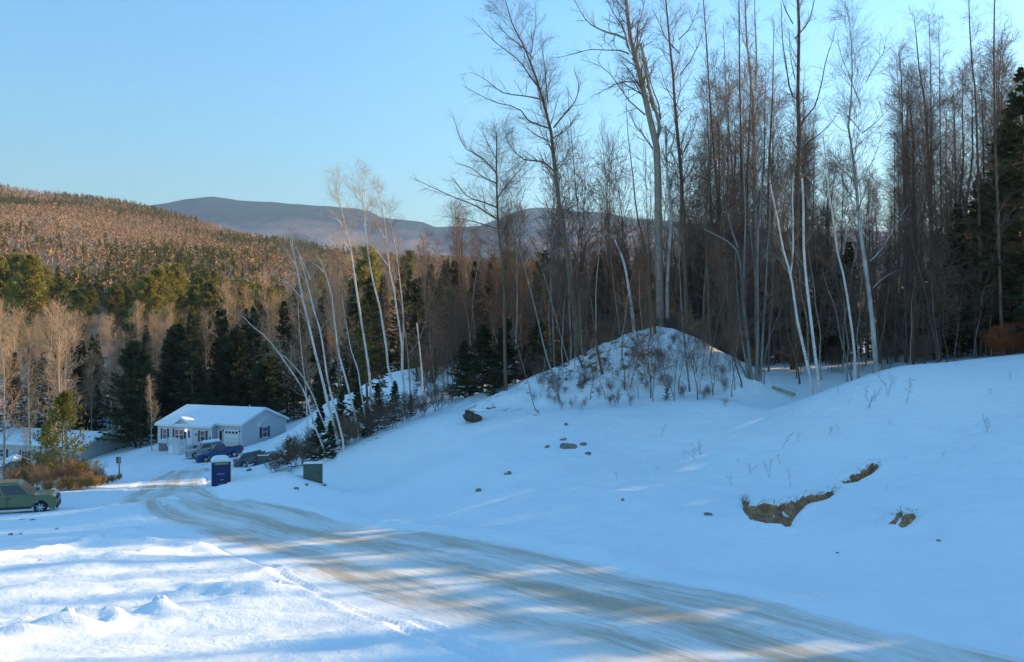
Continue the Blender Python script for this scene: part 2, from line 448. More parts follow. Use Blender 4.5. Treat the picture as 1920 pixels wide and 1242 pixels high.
for (qx, qy, qr, qa) in [(900,765,3.0,0.9),(960,768,2.2,0.9),(1000,775,2.0,0.85),(1340,735,1.6,0.8),(1300,712,1.4,0.75),(690,830,1.6,0.8),(560,908,1.6,0.75)]:
    c_ = ray_ground(qx, qy); SOILM = np.maximum(SOILM, qa*np.exp(-((GX-c_[0])**2 + ((GY-c_[1])*0.6)**2)/qr**2))
at_ = g.data.attributes.new('soil', 'FLOAT', 'POINT'); at_.data.foreach_set('value', SOILM.ravel().astype(np.float32))
tag(g, 'snow-covered ground sloping down beside the road', None, kind='structure')

# road surface: packed snow with bare sandy ice in the wheel lanes
m, nt, b = nmat('road_ice')
uv = N(nt, 'ShaderNodeUVMap').outputs[0]
mp = N(nt, 'ShaderNodeMapping'); nt.links.new(uv, mp.inputs[0]); mp.inputs['Scale'].default_value = (0.20, 2.4, 1)
s1 = noise(nt, mp.outputs[0], 1.0, 6, 0.62)
mp2 = N(nt, 'ShaderNodeMapping'); nt.links.new(uv, mp2.inputs[0]); mp2.inputs['Scale'].default_value = (1.1, 9.0, 1)
s2 = noise(nt, mp2.outputs[0], 1.0, 6, 0.7)
mp3 = N(nt, 'ShaderNodeMapping'); nt.links.new(uv, mp3.inputs[0]); mp3.inputs['Scale'].default_value = (3.0, 6.0, 1)
s3 = noise(nt, mp3.outputs[0], 2.0, 8, 0.75)
sx = N(nt, 'ShaderNodeSeparateXYZ'); nt.links.new(uv, sx.inputs[0])
# worn lanes follow v (metres from the centre line), most worn mid-road, white towards the verges
vabs = math_(nt, 'ABSOLUTE', sx.outputs[1])
at = N(nt, 'ShaderNodeAttribute'); at.attribute_name = 'wear'
wear = at.outputs['Fac']
h1 = math_(nt, 'ADD', math_(nt, 'MULTIPLY', s1, 0.75), math_(nt, 'MULTIPLY', s2, 0.70))
h1 = math_(nt, 'ADD', h1, math_(nt, 'MULTIPLY', s3, 0.60))
h1 = math_(nt, 'ADD', h1, math_(nt, 'MULTIPLY', wear, 0.55))
mp4 = N(nt, 'ShaderNodeMapping'); nt.links.new(uv, mp4.inputs[0]); mp4.inputs['Scale'].default_value = (0.12, 0.45, 1)
s4 = noise(nt, mp4.outputs[0], 1.0, 5, 0.6)
h1 = math_(nt, 'ADD', h1, math_(nt, 'MULTIPLY', math_(nt, 'SUBTRACT', s4, 0.5), 1.3))
fac = ramp(nt, [(0.0, 0.0), (1.0, 1.0)], math_(nt, 'MULTIPLY', math_(nt, 'SUBTRACT', h1, 1.05), 3.0))
dirt = ramp(nt, [(0.35, (0.30, 0.245, 0.155)), (0.65, (0.54, 0.47, 0.33))], s3)
edge = ramp(nt, [(0.0, 0.0), (1.0, 1.0)], math_(nt, 'MULTIPLY', math_(nt, 'ADD', math_(nt, 'ADD', wear, math_(nt, 'MULTIPLY', math_(nt, 'SUBTRACT', s2, 0.5), 0.8)), 0.16), 2.6))
pack = mixc(nt, edge.outputs[0], (0.81, 0.90, 0.895), (0.72, 0.745, 0.685))
col = mixc(nt, math_(nt, 'MULTIPLY', fac.outputs[0], 0.90), pack, dirt.outputs[0])
nt.links.new(col, b.inputs['Base Color'])
rr = ramp(nt, [(0, 0.6), (1, 0.42)], fac.outputs[0]); nt.links.new(rr.outputs[0], b.inputs['Roughness'])
bump(nt, b, math_(nt, 'ADD', s2, math_(nt, 'MULTIPLY', s3, 0.6)), 0.45, 0.05)
ROAD = m

def build_strip(name, A, B, nv, label, wearf):
    v = np.linspace(-1.04, 1.04, nv)
    C = (A+B)/2; Hh = (B-A)/2
    X = C[:, None, 0] + Hh[:, None, 0]*v[None]; Y = C[:, None, 1] + Hh[:, None, 1]*v[None]
    Z = ground_z(X, Y, cut=False)
    L = np.concatenate([[0], np.cumsum(np.linalg.norm(np.diff(C, axis=0), axis=1))])
    hw = np.linalg.norm(Hh, axis=1)
    rut = fbm(np.repeat(L[:, None], nv, 1)*0.06, v[None]*hw[:, None]*0.9, 3, 77)
    base = ground_base(X, Y) + fbm(X*0.16+3, Y*0.16, 3, 11)*0.16*smooth(10, 20, Y)
    Z = base - 0.03 + rut*0.05 - 0.10*smooth(0.95, 1.04, np.abs(v))[None]
    me = mesh_np(name, np.stack([X, Y, Z], -1).reshape(-1, 3), grid_faces(nv, len(A))[:, ::-1], smooth=True)
    uvl = me.uv_layers.new(name='UVMap')
    U = np.repeat(L[:, None], nv, 1).ravel(); Vv = (v[None]*hw[:, None]).ravel()
    idx = np.empty(len(me.loops), dtype=np.int32); me.loops.foreach_get('vertex_index', idx)
    uvl.data.foreach_set('uv', np.stack([U[idx], Vv[idx]], 1).astype(np.float32).ravel())
    at = me.attributes.new('wear', 'FLOAT', 'POINT')
    W = np.clip(wearf(v)[None]*np.ones((len(A), 1)), -2, 1)
    at.data.foreach_set('value', W.ravel().astype(np.float32))
    o = obj(name, me, ROAD); tag(o, label, kind='structure'); return o
def lanes(v):
    return 0.26 - 0.50*np.abs(v)**5 + 0.15*np.cos((v+0.1)*2*math.pi*1.6)
build_strip('road', R_A, R_B, 70, 'sanded icy road running downhill to the houses', lanes)
build_strip('side_drive', D_A, D_B, 16, 'narrow ploughed drive behind the portable toilet', lambda v: 0.5 - 0.5*np.abs(v)**2)
build_strip('driveway', H_A, H_B, 24, 'snowy driveway up to the parked vehicles', lambda v: 0.0 - 0.5*np.abs(v)**2)
# ------------------------------------------------------------------ wooded hill and mountains beyond
def interp(x, tab):
    t = np.array(tab, float); return np.interp(x, t[:, 0], t[:, 1])
HILL_CREST = [(-900,330),(-300,355),(0,364),(150,378),(300,404),(450,446),(600,478),(750,492),(900,500),(1200,520),(1500,530),(1920,520),(2600,500)]
YC = 950.0
def hill_z(X, Y):
    X = np.asarray(X, float); Y = np.asarray(Y, float)
    px = 960 + F*X/np.maximum(Y, 50)
    e = (HZ - interp(px, HILL_CREST))/F
    yc = YC*np.interp(px, [-900, 300, 700, 1200, 3000], [1.0, 1.0, 0.72, 0.6, 0.6])
    zc = CZ + e*yc
    t = (Y - 215)/(yc - 215)
    z0 = CZ - 7.0
    z = z0 + (zc - z0)*np.clip(t, -0.2, 1)**1.0
    z = np.where(t < 0, z0 + (Y-215)*0.02, z)
    z = np.where(t > 1, zc - (Y - yc)*0.18, z)
    return z + fbm(X*0.006, Y*0.006, 4, 3)*9*smooth(0.05, 0.4, t)
hx = np.linspace(-1300, 1300, 131); hy = np.concatenate([np.linspace(240, 700, 47), np.linspace(715, 1500, 40)])
HX, HY = np.meshgrid(hx, hy); HZZ = hill_z(HX, HY)
m, nt, b = nmat('forest_floor')
n1 = noise(nt, coord(nt), 0.05, 6)
r = ramp(nt, [(0.3, (0.20, 0.14, 0.085)), (0.7, (0.30, 0.215, 0.13))], n1); nt.links.new(r.outputs[0], b.inputs['Base Color'])
b.inputs['Roughness'].default_value = 0.95
FLOOR = m
tag(obj('hill', mesh_np('hill', np.stack([HX, HY, HZZ], -1).reshape(-1, 3), grid_faces(len(hx), len(hy)), smooth=True), FLOOR), 'wooded hillside rising across the valley', kind='structure')

MT = [(-1500,400),(-400,430),(100,405),(310,383),(350,375),(400,370),(440,373),(500,379),(580,386),(640,391),(690,397),(712,409),(760,415),(792,419),(815,427),(860,424),(900,422),(935,408),(970,394),(1000,388),(1040,390),(1080,399),(1130,402),(1200,412),(1320,418),(1500,430),(1900,440),(3200,450)]
YM = 4600.0
mx = np.linspace(-5200, 6200, 420); my = np.concatenate([np.linspace(2300, YM, 70), np.linspace(YM+60, 6300, 16)])
MX, MY = np.meshgrid(mx, my)
mpx = 960 + F*MX/YM
mcr = CZ + (HZ - interp(mpx, MT))/F*YM + fbm(MX*0.004, MX*0+5, 4, 91)*14
tt = np.clip((MY - 2300)/(YM - 2300), 0, 1)
rid = np.abs(fbm(MX*0.0016 + MY*0.0003, MY*0.0011, 5, 51))
MZ = -60 + (mcr + 60)*(tt**1.15) - (1 - tt)*tt*4*rid*150 + (1-tt)*tt*130
MZ = np.where(MY > YM, mcr - (MY - YM)*0.35, MZ)
m, nt, b = nmat('mountain_forest')
vec = coord(nt)
n1 = noise(nt, coord(nt, 'Object', (1, 0.5, 2.2)), 0.0014, 8, 0.62); n2 = noise(nt, vec, 0.02, 6, 0.7)
geo = N(nt, 'ShaderNodeNewGeometry'); sp = N(nt, 'ShaderNodeSeparateXYZ'); nt.links.new(geo.outputs['Position'], sp.inputs[0])
alt = math_(nt, 'ADD', math_(nt, 'MULTIPLY', math_(nt, 'SUBTRACT', sp.outputs[2], 330.0), 0.0021), math_(nt, 'MULTIPLY', math_(nt, 'SUBTRACT', n1, 0.5), 2.4))
r = ramp(nt, [(0.22, (0.33, 0.245, 0.21)), (0.46, (0.19, 0.15, 0.14)), (0.62, (0.03, 0.05, 0.05))], alt)  # paler pink lower down: sunlit slopes painted into the forest colour
c2 = mixc(nt, math_(nt, 'MULTIPLY', n2, 0.5), r.outputs[0], (0.02, 0.035, 0.035))
nt.links.new(c2, b.inputs['Base Color']); b.inputs['Roughness'].default_value = 1.0; b.inputs['Specular IOR Level'].default_value = 0.0
bump(nt, b, n2, 1.0, 25.0)
tag(obj('mountain', mesh_np('mountain', np.stack([MX, MY, MZ], -1).reshape(-1, 3), grid_faces(len(mx), len(my)), smooth=True), m), 'blue forested mountain ridge on the skyline', kind='structure')
# flat far land so that the ground reaches the horizon
tag(obj('far_land', MB().box(-6200, 6200, -1000, 6300, -70, -64).mesh('far_land'), FLOOR), 'low land out to the horizon', kind='structure')

# ------------------------------------------------------------------ haze
m = bpy.data.materials.new('haze_air'); m.use_nodes = True; nt = m.node_tree
nt.nodes.remove(nt.nodes['Principled BSDF'])
pv = N(nt, 'ShaderNodeVolumePrincipled'); pv.inputs['Color'].default_value = (0.42, 0.66, 1.0, 1); pv.inputs['Density'].default_value = 9.5e-5
pv.inputs['Anisotropy'].default_value = 0.2
nt.links.new(pv.outputs[0], nt.nodes['Material Output'].inputs['Volume'])
hz = obj('haze', MB().box(-6300, 6300, -1100, 6400, -72, 860).mesh('haze'), m)
tag(hz, 'pale blue haze in the valley air', kind='stuff')
# ------------------------------------------------------------------ bark, twig and needle materials
def bark_mat(name, c0, c1, scale=6.0, zs=0.35, rough=0.9):
    m, nt, b = nmat(name)
    n = noise(nt, coord(nt, 'Object', (1, 1, zs)), scale, 6, 0.65)
    oi = N(nt, 'ShaderNodeObjectInfo')
    f = math_(nt, 'ADD', n, math_(nt, 'MULTIPLY', math_(nt, 'SUBTRACT', oi.outputs['Random'], 0.5), 0.25))
    r = ramp(nt, [(0.32, c0), (0.68, c1)], f); nt.links.new(r.outputs[0], b.inputs['Base Color'])
    b.inputs['Roughness'].default_value = rough; b.inputs['Specular IOR Level'].default_value = 0.2
    bump(nt, b, n, 0.6, 0.03); return m
BARK_GREY = bark_mat('bark_grey', (0.13, 0.12, 0.105), (0.30, 0.28, 0.24))
BARK_BROWN = bark_mat('bark_brown', (0.085, 0.06, 0.042), (0.23, 0.155, 0.10))
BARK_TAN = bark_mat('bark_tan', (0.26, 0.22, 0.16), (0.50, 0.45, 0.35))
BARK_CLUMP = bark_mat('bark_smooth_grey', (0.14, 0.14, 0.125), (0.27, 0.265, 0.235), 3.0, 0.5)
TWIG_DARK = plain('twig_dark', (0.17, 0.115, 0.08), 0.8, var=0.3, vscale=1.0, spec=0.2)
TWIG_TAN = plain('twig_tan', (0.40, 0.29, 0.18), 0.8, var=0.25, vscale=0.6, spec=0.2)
TWIG_RED = plain('twig_red', (0.22, 0.135, 0.085), 0.8, var=0.25, vscale=0.6, spec=0.2)
m, nt, b = nmat('bark_birch')
vz = coord(nt, 'Object', (1.6, 1.6, 9.0)); n1 = noise(nt, vz, 1.3, 5, 0.7); n2 = noise(nt, coord(nt, 'Object', (1, 1, 0.6)), 1.1, 4)
marks = ramp(nt, [(0.60, 0.0), (0.66, 1.0)], n1); patch = ramp(nt, [(0.55, 0.0), (0.68, 0.75)], n2)
wc = ramp(nt, [(0.3, (0.52, 0.47, 0.41)), (0.7, (0.78, 0.75, 0.70))], n2)
cc = mixc(nt, math_(nt, 'MAXIMUM', marks.outputs[0], patch.outputs[0]), wc.outputs[0], (0.07, 0.06, 0.055))
nt.links.new(cc, b.inputs['Base Color']); b.inputs['Roughness'].default_value = 0.7; BARK_BIRCH = m

BARK_ASPEN = bark_mat('bark_aspen', (0.13, 0.13, 0.12), (0.46, 0.45, 0.41), 2.2, 0.5)
def needle_mat(name, c0, c1, scale=1.4, trans=0.25):
    m, nt, b = nmat(name)
    n = noise(nt, coord(nt), scale, 4, 0.6); oi = N(nt, 'ShaderNodeObjectInfo')
    f = math_(nt, 'ADD', n, math_(nt, 'MULTIPLY', math_(nt, 'SUBTRACT', oi.outputs['Random'], 0.5), 0.4))
    r = ramp(nt, [(0.3, c0), (0.7, c1)], f); nt.links.new(r.outputs[0], b.inputs['Base Color'])
    b.inputs['Roughness'].default_value = 0.7; b.inputs['Specular IOR Level'].default_value = 0.2
    tr = N(nt, 'ShaderNodeBsdfTranslucent'); nt.links.new(r.outputs[0], tr.inputs[0])
    mx_ = N(nt, 'ShaderNodeMixShader'); mx_.inputs[0].default_value = trans
    nt.links.new(b.outputs[0], mx_.inputs[1]); nt.links.new(tr.outputs[0], mx_.inputs[2])
    nt.links.new(mx_.outputs[0], nt.nodes['Material Output'].inputs['Surface']); return m
NEEDLE_SPRUCE = needle_mat('needles_spruce', (0.030, 0.042, 0.016), (0.075, 0.085, 0.030))
NEEDLE_PINE = needle_mat('needles_pine', (0.13, 0.13, 0.024), (0.27, 0.235, 0.045), 1.4, 0.42)
NEEDLE_BROWN = needle_mat('needles_rust', (0.10, 0.055, 0.02), (0.22, 0.115, 0.035))

# ------------------------------------------------------------------ branch systems (vectorised polylines -> tubes)
def nrm(v): return v/np.maximum(np.linalg.norm(v, axis=-1, keepdims=True), 1e-9)
def tubes(Pl, R, sides):
    """Pl (M,N,3), R (M,N) -> verts, quads"""
    M, Nn, _ = Pl.shape
    T = np.gradient(Pl, axis=1) if Nn > 2 else np.repeat(Pl[:, 1:] - Pl[:, :1], 2, axis=1)
    T = nrm(T); ref = nrm(np.array([0.31, 0.83, 0.23]))
    n1 = nrm(np.cross(T, ref)); n2 = np.cross(T, n1)
    a = np.arange(sides)*2*math.pi/sides
    V = Pl[:, :, None] + R[:, :, None, None]*(np.cos(a)[None, None, :, None]*n1[:, :, None] + np.sin(a)[None, None, :, None]*n2[:, :, None])
    idx = np.arange(M*Nn*sides).reshape(M, Nn, sides); nx = np.roll(idx, -1, axis=2)
    Fq = np.stack([idx[:, :-1], nx[:, :-1], nx[:, 1:], idx[:, 1:]], -1).reshape(-1, 4)
    return V.reshape(-1, 3), Fq
def join(parts):
    V = []; Fq = []; o = 0
    for v, f in parts:
        V.append(v); Fq.append(f + o); o += len(v)
    return np.concatenate(V), np.concatenate(Fq)
def resample(line, rad, n):
    line = np.asarray(line, float); L = np.concatenate([[0], np.cumsum(np.linalg.norm(np.diff(line, axis=0), axis=1))])
    t = np.linspace(0, L[-1], n)
    if len(line) >= 3:
        c = crom(line, n*4); Lc = np.concatenate([[0], np.cumsum(np.linalg.norm(np.diff(c, axis=0), axis=1))]); t2 = np.linspace(0, Lc[-1], n)
        q = np.stack([np.interp(t2, Lc, c[:, k]) for k in range(3)], 1)
    else: q = np.stack([np.interp(t, L, line[:, k]) for k in range(3)], 1)
    return q, np.interp(t, L, rad) if np.ndim(rad) else np.full(n, rad)
def sprout(Pl, R, n_per, t0, t1, ang, angj, L0, L1, N, r, up=0.25, wander=0.25, rr=0.55, lenpow=0.6, plane=None):
    """children of the polylines Pl: n_per on each, between t0 and t1 along it"""
    M, Np, _ = Pl.shape; K = M*n_per
    t = (t0 + (t1-t0)*(np.arange(n_per)[None] + r.random((M, n_per)))/n_per)
    f = t*(Np-1); i = np.clip(f.astype(int), 0, Np-2); w = (f-i)[..., None]
    rows = np.arange(M)[:, None]
    p = Pl[rows, i]*(1-w) + Pl[rows, i+1]*w
    tan = nrm(Pl[rows, i+1] - Pl[rows, i]); rad = R[rows, i]*(1-w[..., 0]) + R[rows, i+1]*w[..., 0]
    p = p.reshape(K, 3); tan = tan.reshape(K, 3); rad = rad.reshape(K)
    q = r.normal(size=(K, 3)); q = nrm(q - (q*tan).sum(1, keepdims=True)*tan)
    a = np.radians(ang + angj*r.normal(size=K))[:, None]
    d = nrm(np.cos(a)*tan + np.sin(a)*q)
    plen = np.linalg.norm(np.diff(Pl, axis=1), axis=2).sum(1)
    ln = (L0 + (L1-L0)*(1-t.reshape(K))**lenpow)*(0.7 + 0.6*r.random(K))
    out = np.empty((K, N, 3)); out[:, 0] = p; cur = p.copy()
    for k in range(1, N):
        d = nrm(d + np.array([0, 0, up])/ (N-1) + wander*r.normal(size=(K, 3))/np.sqrt(N-1))
        cur = cur + d*(ln/(N-1))[:, None]; out[:, k] = cur
    rc = np.maximum(rad*rr, 0.004)[:, None]*np.linspace(1, 0.35, N)[None]
    return out, rc

def bare_tree(stems, r, dens=1.0, blen=(0.8, 3.2), ang=42, up=0.5, t0=0.35, n1=26, n2=7, n3=4, twig=0.6, minr=0.006, sides=6, l2=(0.35, 1.3), stemN=14, limb_kids=True, n4=0):
    """stems: list of (points (n,3), radii (n,), is_limb). Returns (trunk V,F), (crown V,F)."""
    tr = []; cr = []
    L1P, L1R = [], []
    for line, rad, limb in stems:
        q, rd = resample(line, rad, stemN if not limb else 9)
        tr.append(tubes(q[None], rd[None], sides if not limb else 5))
        if limb:
            L1P.append(resample(q, rd, 6)[0]); L1R.append(np.interp(np.linspace(0, 1, 6), np.linspace(0, 1, 9), rd))
        else:
            k = max(2, int(n1*dens))
            b1, r1 = sprout(q[None], rd[None], k, t0, 1.0, ang, 9, blen[0], blen[1], 6, r, up=up, wander=0.30, rr=0.30)
            cr.append(tubes(b1, np.maximum(r1, minr), 4)); L1P += list(b1); L1R += list(r1)
    A = np.array(L1P); B = np.array(L1R)
    b2, r2 = sprout(A, B, n2, 0.12, 1.0, 44, 13, l2[0], l2[1], 4, r, up=0.22, wander=0.36, rr=0.5)
    cr.append(tubes(b2, np.maximum(r2, minr*0.8), 3))
    if n3:
        b3, r3 = sprout(b2, r2, n3, 0.15, 1.0, 40, 12, twig*0.5, twig, 3, r, up=0.15, wander=0.3, rr=0.7)
        cr.append(tubes(b3, np.maximum(r3, minr*0.62), 3))
    return join(tr), join(cr)

def auto_stem(r, h, r0, lean=0.0, curve=0.6, n=7, az=None):
    az = r.random()*6.28 if az is None else az
    z = np.linspace(0, 1, n); off = lean*h*z**1.3
    wob = np.cumsum(r.normal(size=(n, 2)), axis=0)*curve*h*0.008
    x = off*math.cos(az) + wob[:, 0] - wob[0, 0]; y = off*math.sin(az) + wob[:, 1] - wob[0, 1]
    return np.stack([x, y, z*h], 1), r0*np.interp(z, [0, 0.05, 0.6, 1], [1.25, 1.0, 0.62, 0.12])

def blades(p, d, ln, wd, r):
    """flat needle sprays: one kite each -> verts, quads"""
    K = len(p); q = nrm(np.cross(d, nrm(r.normal(size=(K, 3)))))
    a = p; bq = p + d*(ln*0.45)[:, None] + q*wd[:, None]; c = p + d*ln[:, None]; e = p + d*(ln*0.45)[:, None] - q*wd[:, None]
    V = np.stack([a, bq, c, e], 1).reshape(-1, 3); i = np.arange(K)*4
    return V, np.stack([i, i+1, i+2, i+3], 1)

def conifer(r, h, rbase, nbr=110, nbl=26, droop=-0.25, t0=0.06, blade=(0.30, 0.05), kind='spruce', trunk_r=None, gap=0.0, taper=0.85):
    """trunk + whorled boughs carrying needle sprays"""
    trunk_r = trunk_r or h*0.011
    z = np.linspace(0, 1, 8); wob = np.cumsum(r.normal(size=(8, 2)), 0)*0.004*h
    line = np.stack([wob[:, 0]-wob[0, 0], wob[:, 1]-wob[0, 1], z*h], 1); rad = trunk_r*np.interp(z, [0, 1], [1.1, 0.08])
    q, rd = resample(line, rad, 12); tr = [tubes(q[None], rd[None], 6)]
    t = np.sort(t0 + (1-t0)*r.random(nbr)**(0.9 if kind == 'spruce' else 0.75))
    if gap: t = t[r.random(nbr) > gap*(1-t)]
    nb = len(t)
    if kind == 'spruce': L = rbase*(1-t)**taper*(0.65+0.55*r.random(nb)) + 0.12
    else: L = rbase*np.minimum(1, (1-t)*1.9+0.10)**0.8*(0.5+0.7*r.random(nb))*np.interp(t, [t0, t0+0.15], [0.75, 1])
    az = r.random(nb)*6.283
    dz = droop + (0.9 if kind == 'spruce' else 0.75)*t**2.0 + 0.12*r.normal(size=nb)
    base = np.stack([np.interp(t*h, q[:, 2], q[:, 0]), np.interp(t*h, q[:, 2], q[:, 1]), t*h], 1)
    d = nrm(np.stack([np.cos(az), np.sin(az), dz], 1)); NN = 5
    Pl = np.empty((nb, NN, 3)); Pl[:, 0] = base; cur = base.copy()
    for k in range(1, NN):
        d = nrm(d + np.array([0, 0, 0.10 if kind == 'spruce' else 0.12]) + 0.08*r.normal(size=(nb, 3))); cur = cur + d*(L/(NN-1))[:, None]; Pl[:, k] = cur
    R = (0.010 + 0.010*L)[:, None]*np.linspace(1, 0.25, NN)[None]
    tr.append(tubes(Pl, R, 3))
    # sprays
    u = r.random((nb, nbl))**0.7 if kind == 'spruce' else 0.30 + 0.70*r.random((nb, nbl))**0.6
    f = u*(NN-1); i = np.clip(f.astype(int), 0, NN-2); w = (f-i)[..., None]; rows = np.arange(nb)[:, None]
    p = (Pl[rows, i]*(1-w) + Pl[rows, i+1]*w).reshape(-1, 3); tan = nrm(Pl[rows, i+1]-Pl[rows, i]).reshape(-1, 3)
    K = len(p); side = nrm(np.cross(tan, np.array([0, 0, 1.0]))); sgn = np.where(r.random(K) < 0.5, -1, 1)[:, None]
    LL = np.repeat(L, nbl)
    if kind == 'spruce':
        dd = nrm(tan*0.75 + side*sgn*(0.75+0.3*r.random((K, 1))) + np.array([0, 0, -0.18]) + 0.25*r.normal(size=(K, 3)))
        ln = (blade[0]*(0.6+0.8*r.random(K)))*np.clip(0.45+LL*0.4, 0.4, 1.35)*(1.15-0.6*u.ravel())
        p = p + dd*0.0
    else:
        off = 0.22*r.normal(size=(K, 3))*np.array([1, 1, 0.6])*np.clip(LL, 0.3, 1.6)[:, None]
        dd = nrm(tan*0.6 + 0.75*r.normal(size=(K, 3)) + np.array([0, 0, 0.35])); p = p + off
        ln = blade[0]*(0.6+0.8*r.random(K))
    wd = blade[1]*(0.7+0.6*r.random(K))
    cr = blades(p, dd, ln, wd, r)
    return join(tr), cr

TREE_MESH = {}
def mesh_pair(key, tr, cr, mt, mc):
    a = mesh_np('trunk', *tr, smooth=True); a.materials.append(mt)
    c = mesh_np('crown', *cr); c.materials.append(mc)
    TREE_MESH[key] = (a, c); return a, c
def put_tree(name, meshes, loc, label, cat, group=None, rz=0.0, sc=(1, 1, 1), tilt=(0, 0), names=('trunk', 'crown')):
    root = empty(name, loc, rz); root.scale = sc if not np.isscalar(sc) else (sc, sc, sc)
    root.rotation_euler = (tilt[0], tilt[1], rz)
    tag(root, label, cat, group)
    for nm, me in zip(names, meshes):
        if me is not None: obj(nm, me, None, root)
    return root
def grounded(px, py, Y=None):
    """world point on the ground below pixel column px at depth Y"""
    x = (px-960)/F*Y
    return np.array([x, Y, gz(x, Y)])

# ------------------------------------------------------------------ trees traced one by one from the photograph
def traced(name, Y, label, stems, mt, mc, cat='tree', jit=0.5, foot=None, group=None, **kw):
    """stems: list of (pixel polyline bottom->top, width px bottom, width px top, limb?)"""
    r = np.random.default_rng(abs(hash_(label)) % 2**31)
    x0, y0 = stems[0][0][0]
    base = np.array([(x0-960)/F*Y, Y, 0.0]); base[2] = gz(base[0], base[1])
    out = []
    for k, st in enumerate(stems):
        line, w0, w1 = st[:3]; limb = len(st) > 3 and st[3]
        q = np.array([P(x, y, Y) for x, y in line])
        if not limb and q[0][2] > base[2] - 0.1:      # carry the stem down into the ground
            slope = (q[0]-q[1])/max(0.2, (q[1]-q[0])[2]); dzz = q[0][2] - gz(q[0][0], Y) + 0.25
            if dzz > 0: q = np.vstack([q[0] + slope*0.35*dzz*np.array([1, 1, 0]) - np.array([0, 0, dzz]), q])
        n = len(q); t = np.linspace(0, 1, n)
        dep = r.normal()*jit*(1.4 if limb else 0.5)*(np.linalg.norm(q[-1]-q[0])*0.25)
        q[:, 1] += dep*t**1.2
        rad = np.interp(t, [0, 1], [w0, w1])*0.40*Y/F
        out.append((q - base, rad, limb))
    trk, crn = bare_tree(out, r, **kw)
    a = mesh_np('trunk', *trk, smooth=True); a.materials.append(mt); c = mesh_np('crown', *crn); c.materials.append(mc)
    return put_tree(name, (a, c), base, label, cat, group)
def hash_(s):
    h = 5381
    for ch in s: h = (h*33 + ord(ch)) & 0xFFFFFFFF
    return h
BI = dict(mt=BARK_BIRCH, mc=TWIG_TAN); DK = dict(mt=BARK_BROWN, mc=TWIG_DARK); GR = dict(mt=BARK_GREY, mc=TWIG_DARK)
sm = dict(blen=(0.5, 2.0), n1=16, n2=6, n3=4, twig=0.5)
# white birch cluster above the drive
CB = 'white birches leaning above the drive'
traced('birch_tree', 54, 'thickest white birch of the leaning clump, forked near its top', [([(636,835),(627,802),(614,753),(605,715),(590,657),(578,603),(567,560),(560,520),(552,485),(548,462),(547,440)],8.5,2.5), ([(558,505),(545,482),(532,462),(526,448)],2.5,0.8,True), ([(549,470),(543,455),(540,440)],2.5,0.8,True), ([(566,560),(548,540),(530,524)],2.5,0.8,True)], cat='birch', group=CB, t0=0.55, **BI, **sm)
traced('birch_tree', 53, 'slim white birch just right of the thickest one, forked top', [([(642,816),(629,765),(617,710),(609,645),(604,613),(595,582),(588,545),(581,515),(575,490),(569,468)],6,1.5), ([(582,524),(572,503),(565,488),(560,474)],2.5,0.8,True)], cat='birch', group=CB, t0=0.55, **BI, **sm)
traced('birch_tree', 55, 'white birch whose bent top forks left above the dark woods', [([(672,812),(663,770),(648,710),(636,669),(630,628),(625,589),(621,552),(613,524),(605,500),(593,477)],6.5,1.5), ([(608,511),(596,500),(579,488)],2.5,0.8,True)], cat='birch', group=CB, t0=0.55, **BI, **sm)
traced('birch_tree', 56, 'thin crooked white birch right of the leaning clump', [([(685,790),(675,729),(670,695),(656,657),(648,616),(640,574),(636,552)],4.5,1)], cat='birch', group=CB, t0=0.5, **BI, **dict(sm, n1=12))
traced('birch_tree', 53.5, 'slender birch leaning left across the snowy slope behind', [([(627,838),(605,785),(581,724),(557,688),(535,666),(524,658)],4,1)], cat='birch', group=CB, t0=0.5, **BI, **dict(sm, n1=10))
traced('birch_tree', 54.5, 'most tilted birch, reaching far left over the grey house', [([(607,838),(590,797),(573,736),(540,683),(515,647),(496,625),(472,607),(463,594)],5.5,1.2)], cat='birch', group=CB, t0=0.4, **BI, **dict(sm, n1=16))
traced('birch_tree', 70, 'thin upright birch behind the most tilted one', [([(573,740),(571,729),(564,686),(557,632),(552,589),(550,565)],3,0.8)], cat='birch', group=CB, t0=0.4, **BI, **dict(sm, n1=14))
sm2 = dict(blen=(0.6, 2.6), n1=24, n2=7, n3=4, twig=0.6)
traced('birch_tree', 66, 'tall birch with a wide left-leaning crown against the sky', [([(700,800),(692,700),(683,640),(673,580),(665,531),(659,489),(654,458),(649,440),(640,405),(633,378),(628,352),(622,325)],6.5,1.2), ([(649,440),(638,418),(626,402),(612,390)],3,0.8,True), ([(644,425),(632,412),(610,405),(590,400)],2.5,0.8,True), ([(633,378),(620,360),(612,340)],2,0.6,True), ([(656,470),(640,445),(620,430)],2,0.6,True)], cat='birch', group='tall lit birches on the skyline', t0=0.6, **BI, **sm2)
traced('birch_tree', 64, 'tall pale birch in the middle of the three skyline birches', [([(751,800),(738,724),(728,695),(723,649),(716,608),(707,560),(699,535),(692,507),(685,454),(680,421),(679,390),(673,367),(667,344),(664,313)],7,1), ([(680,395),(680,367),(681,340),(681,312)],3,0.8,True), ([(681,425),(690,405),(700,385)],2,0.6,True), ([(676,380),(664,362),(655,345)],2,0.6,True)], cat='birch', group='tall lit birches on the skyline', t0=0.62, **BI, **sm2)
traced('birch_tree', 65, 'rightmost tall skyline birch with a low left fork', [([(760,790),(757,729),(753,690),(752,640),(742,580),(736,535),(728,505),(723,465),(721,442),(717,409),(708,372),(706,337)],6.5,1), ([(721,446),(712,430),(703,416)],3,0.8,True), ([(726,497),(708,472),(687,451)],3,0.8,True)], cat='birch', group='tall lit birches on the skyline', t0=0.6, **BI, **sm2)
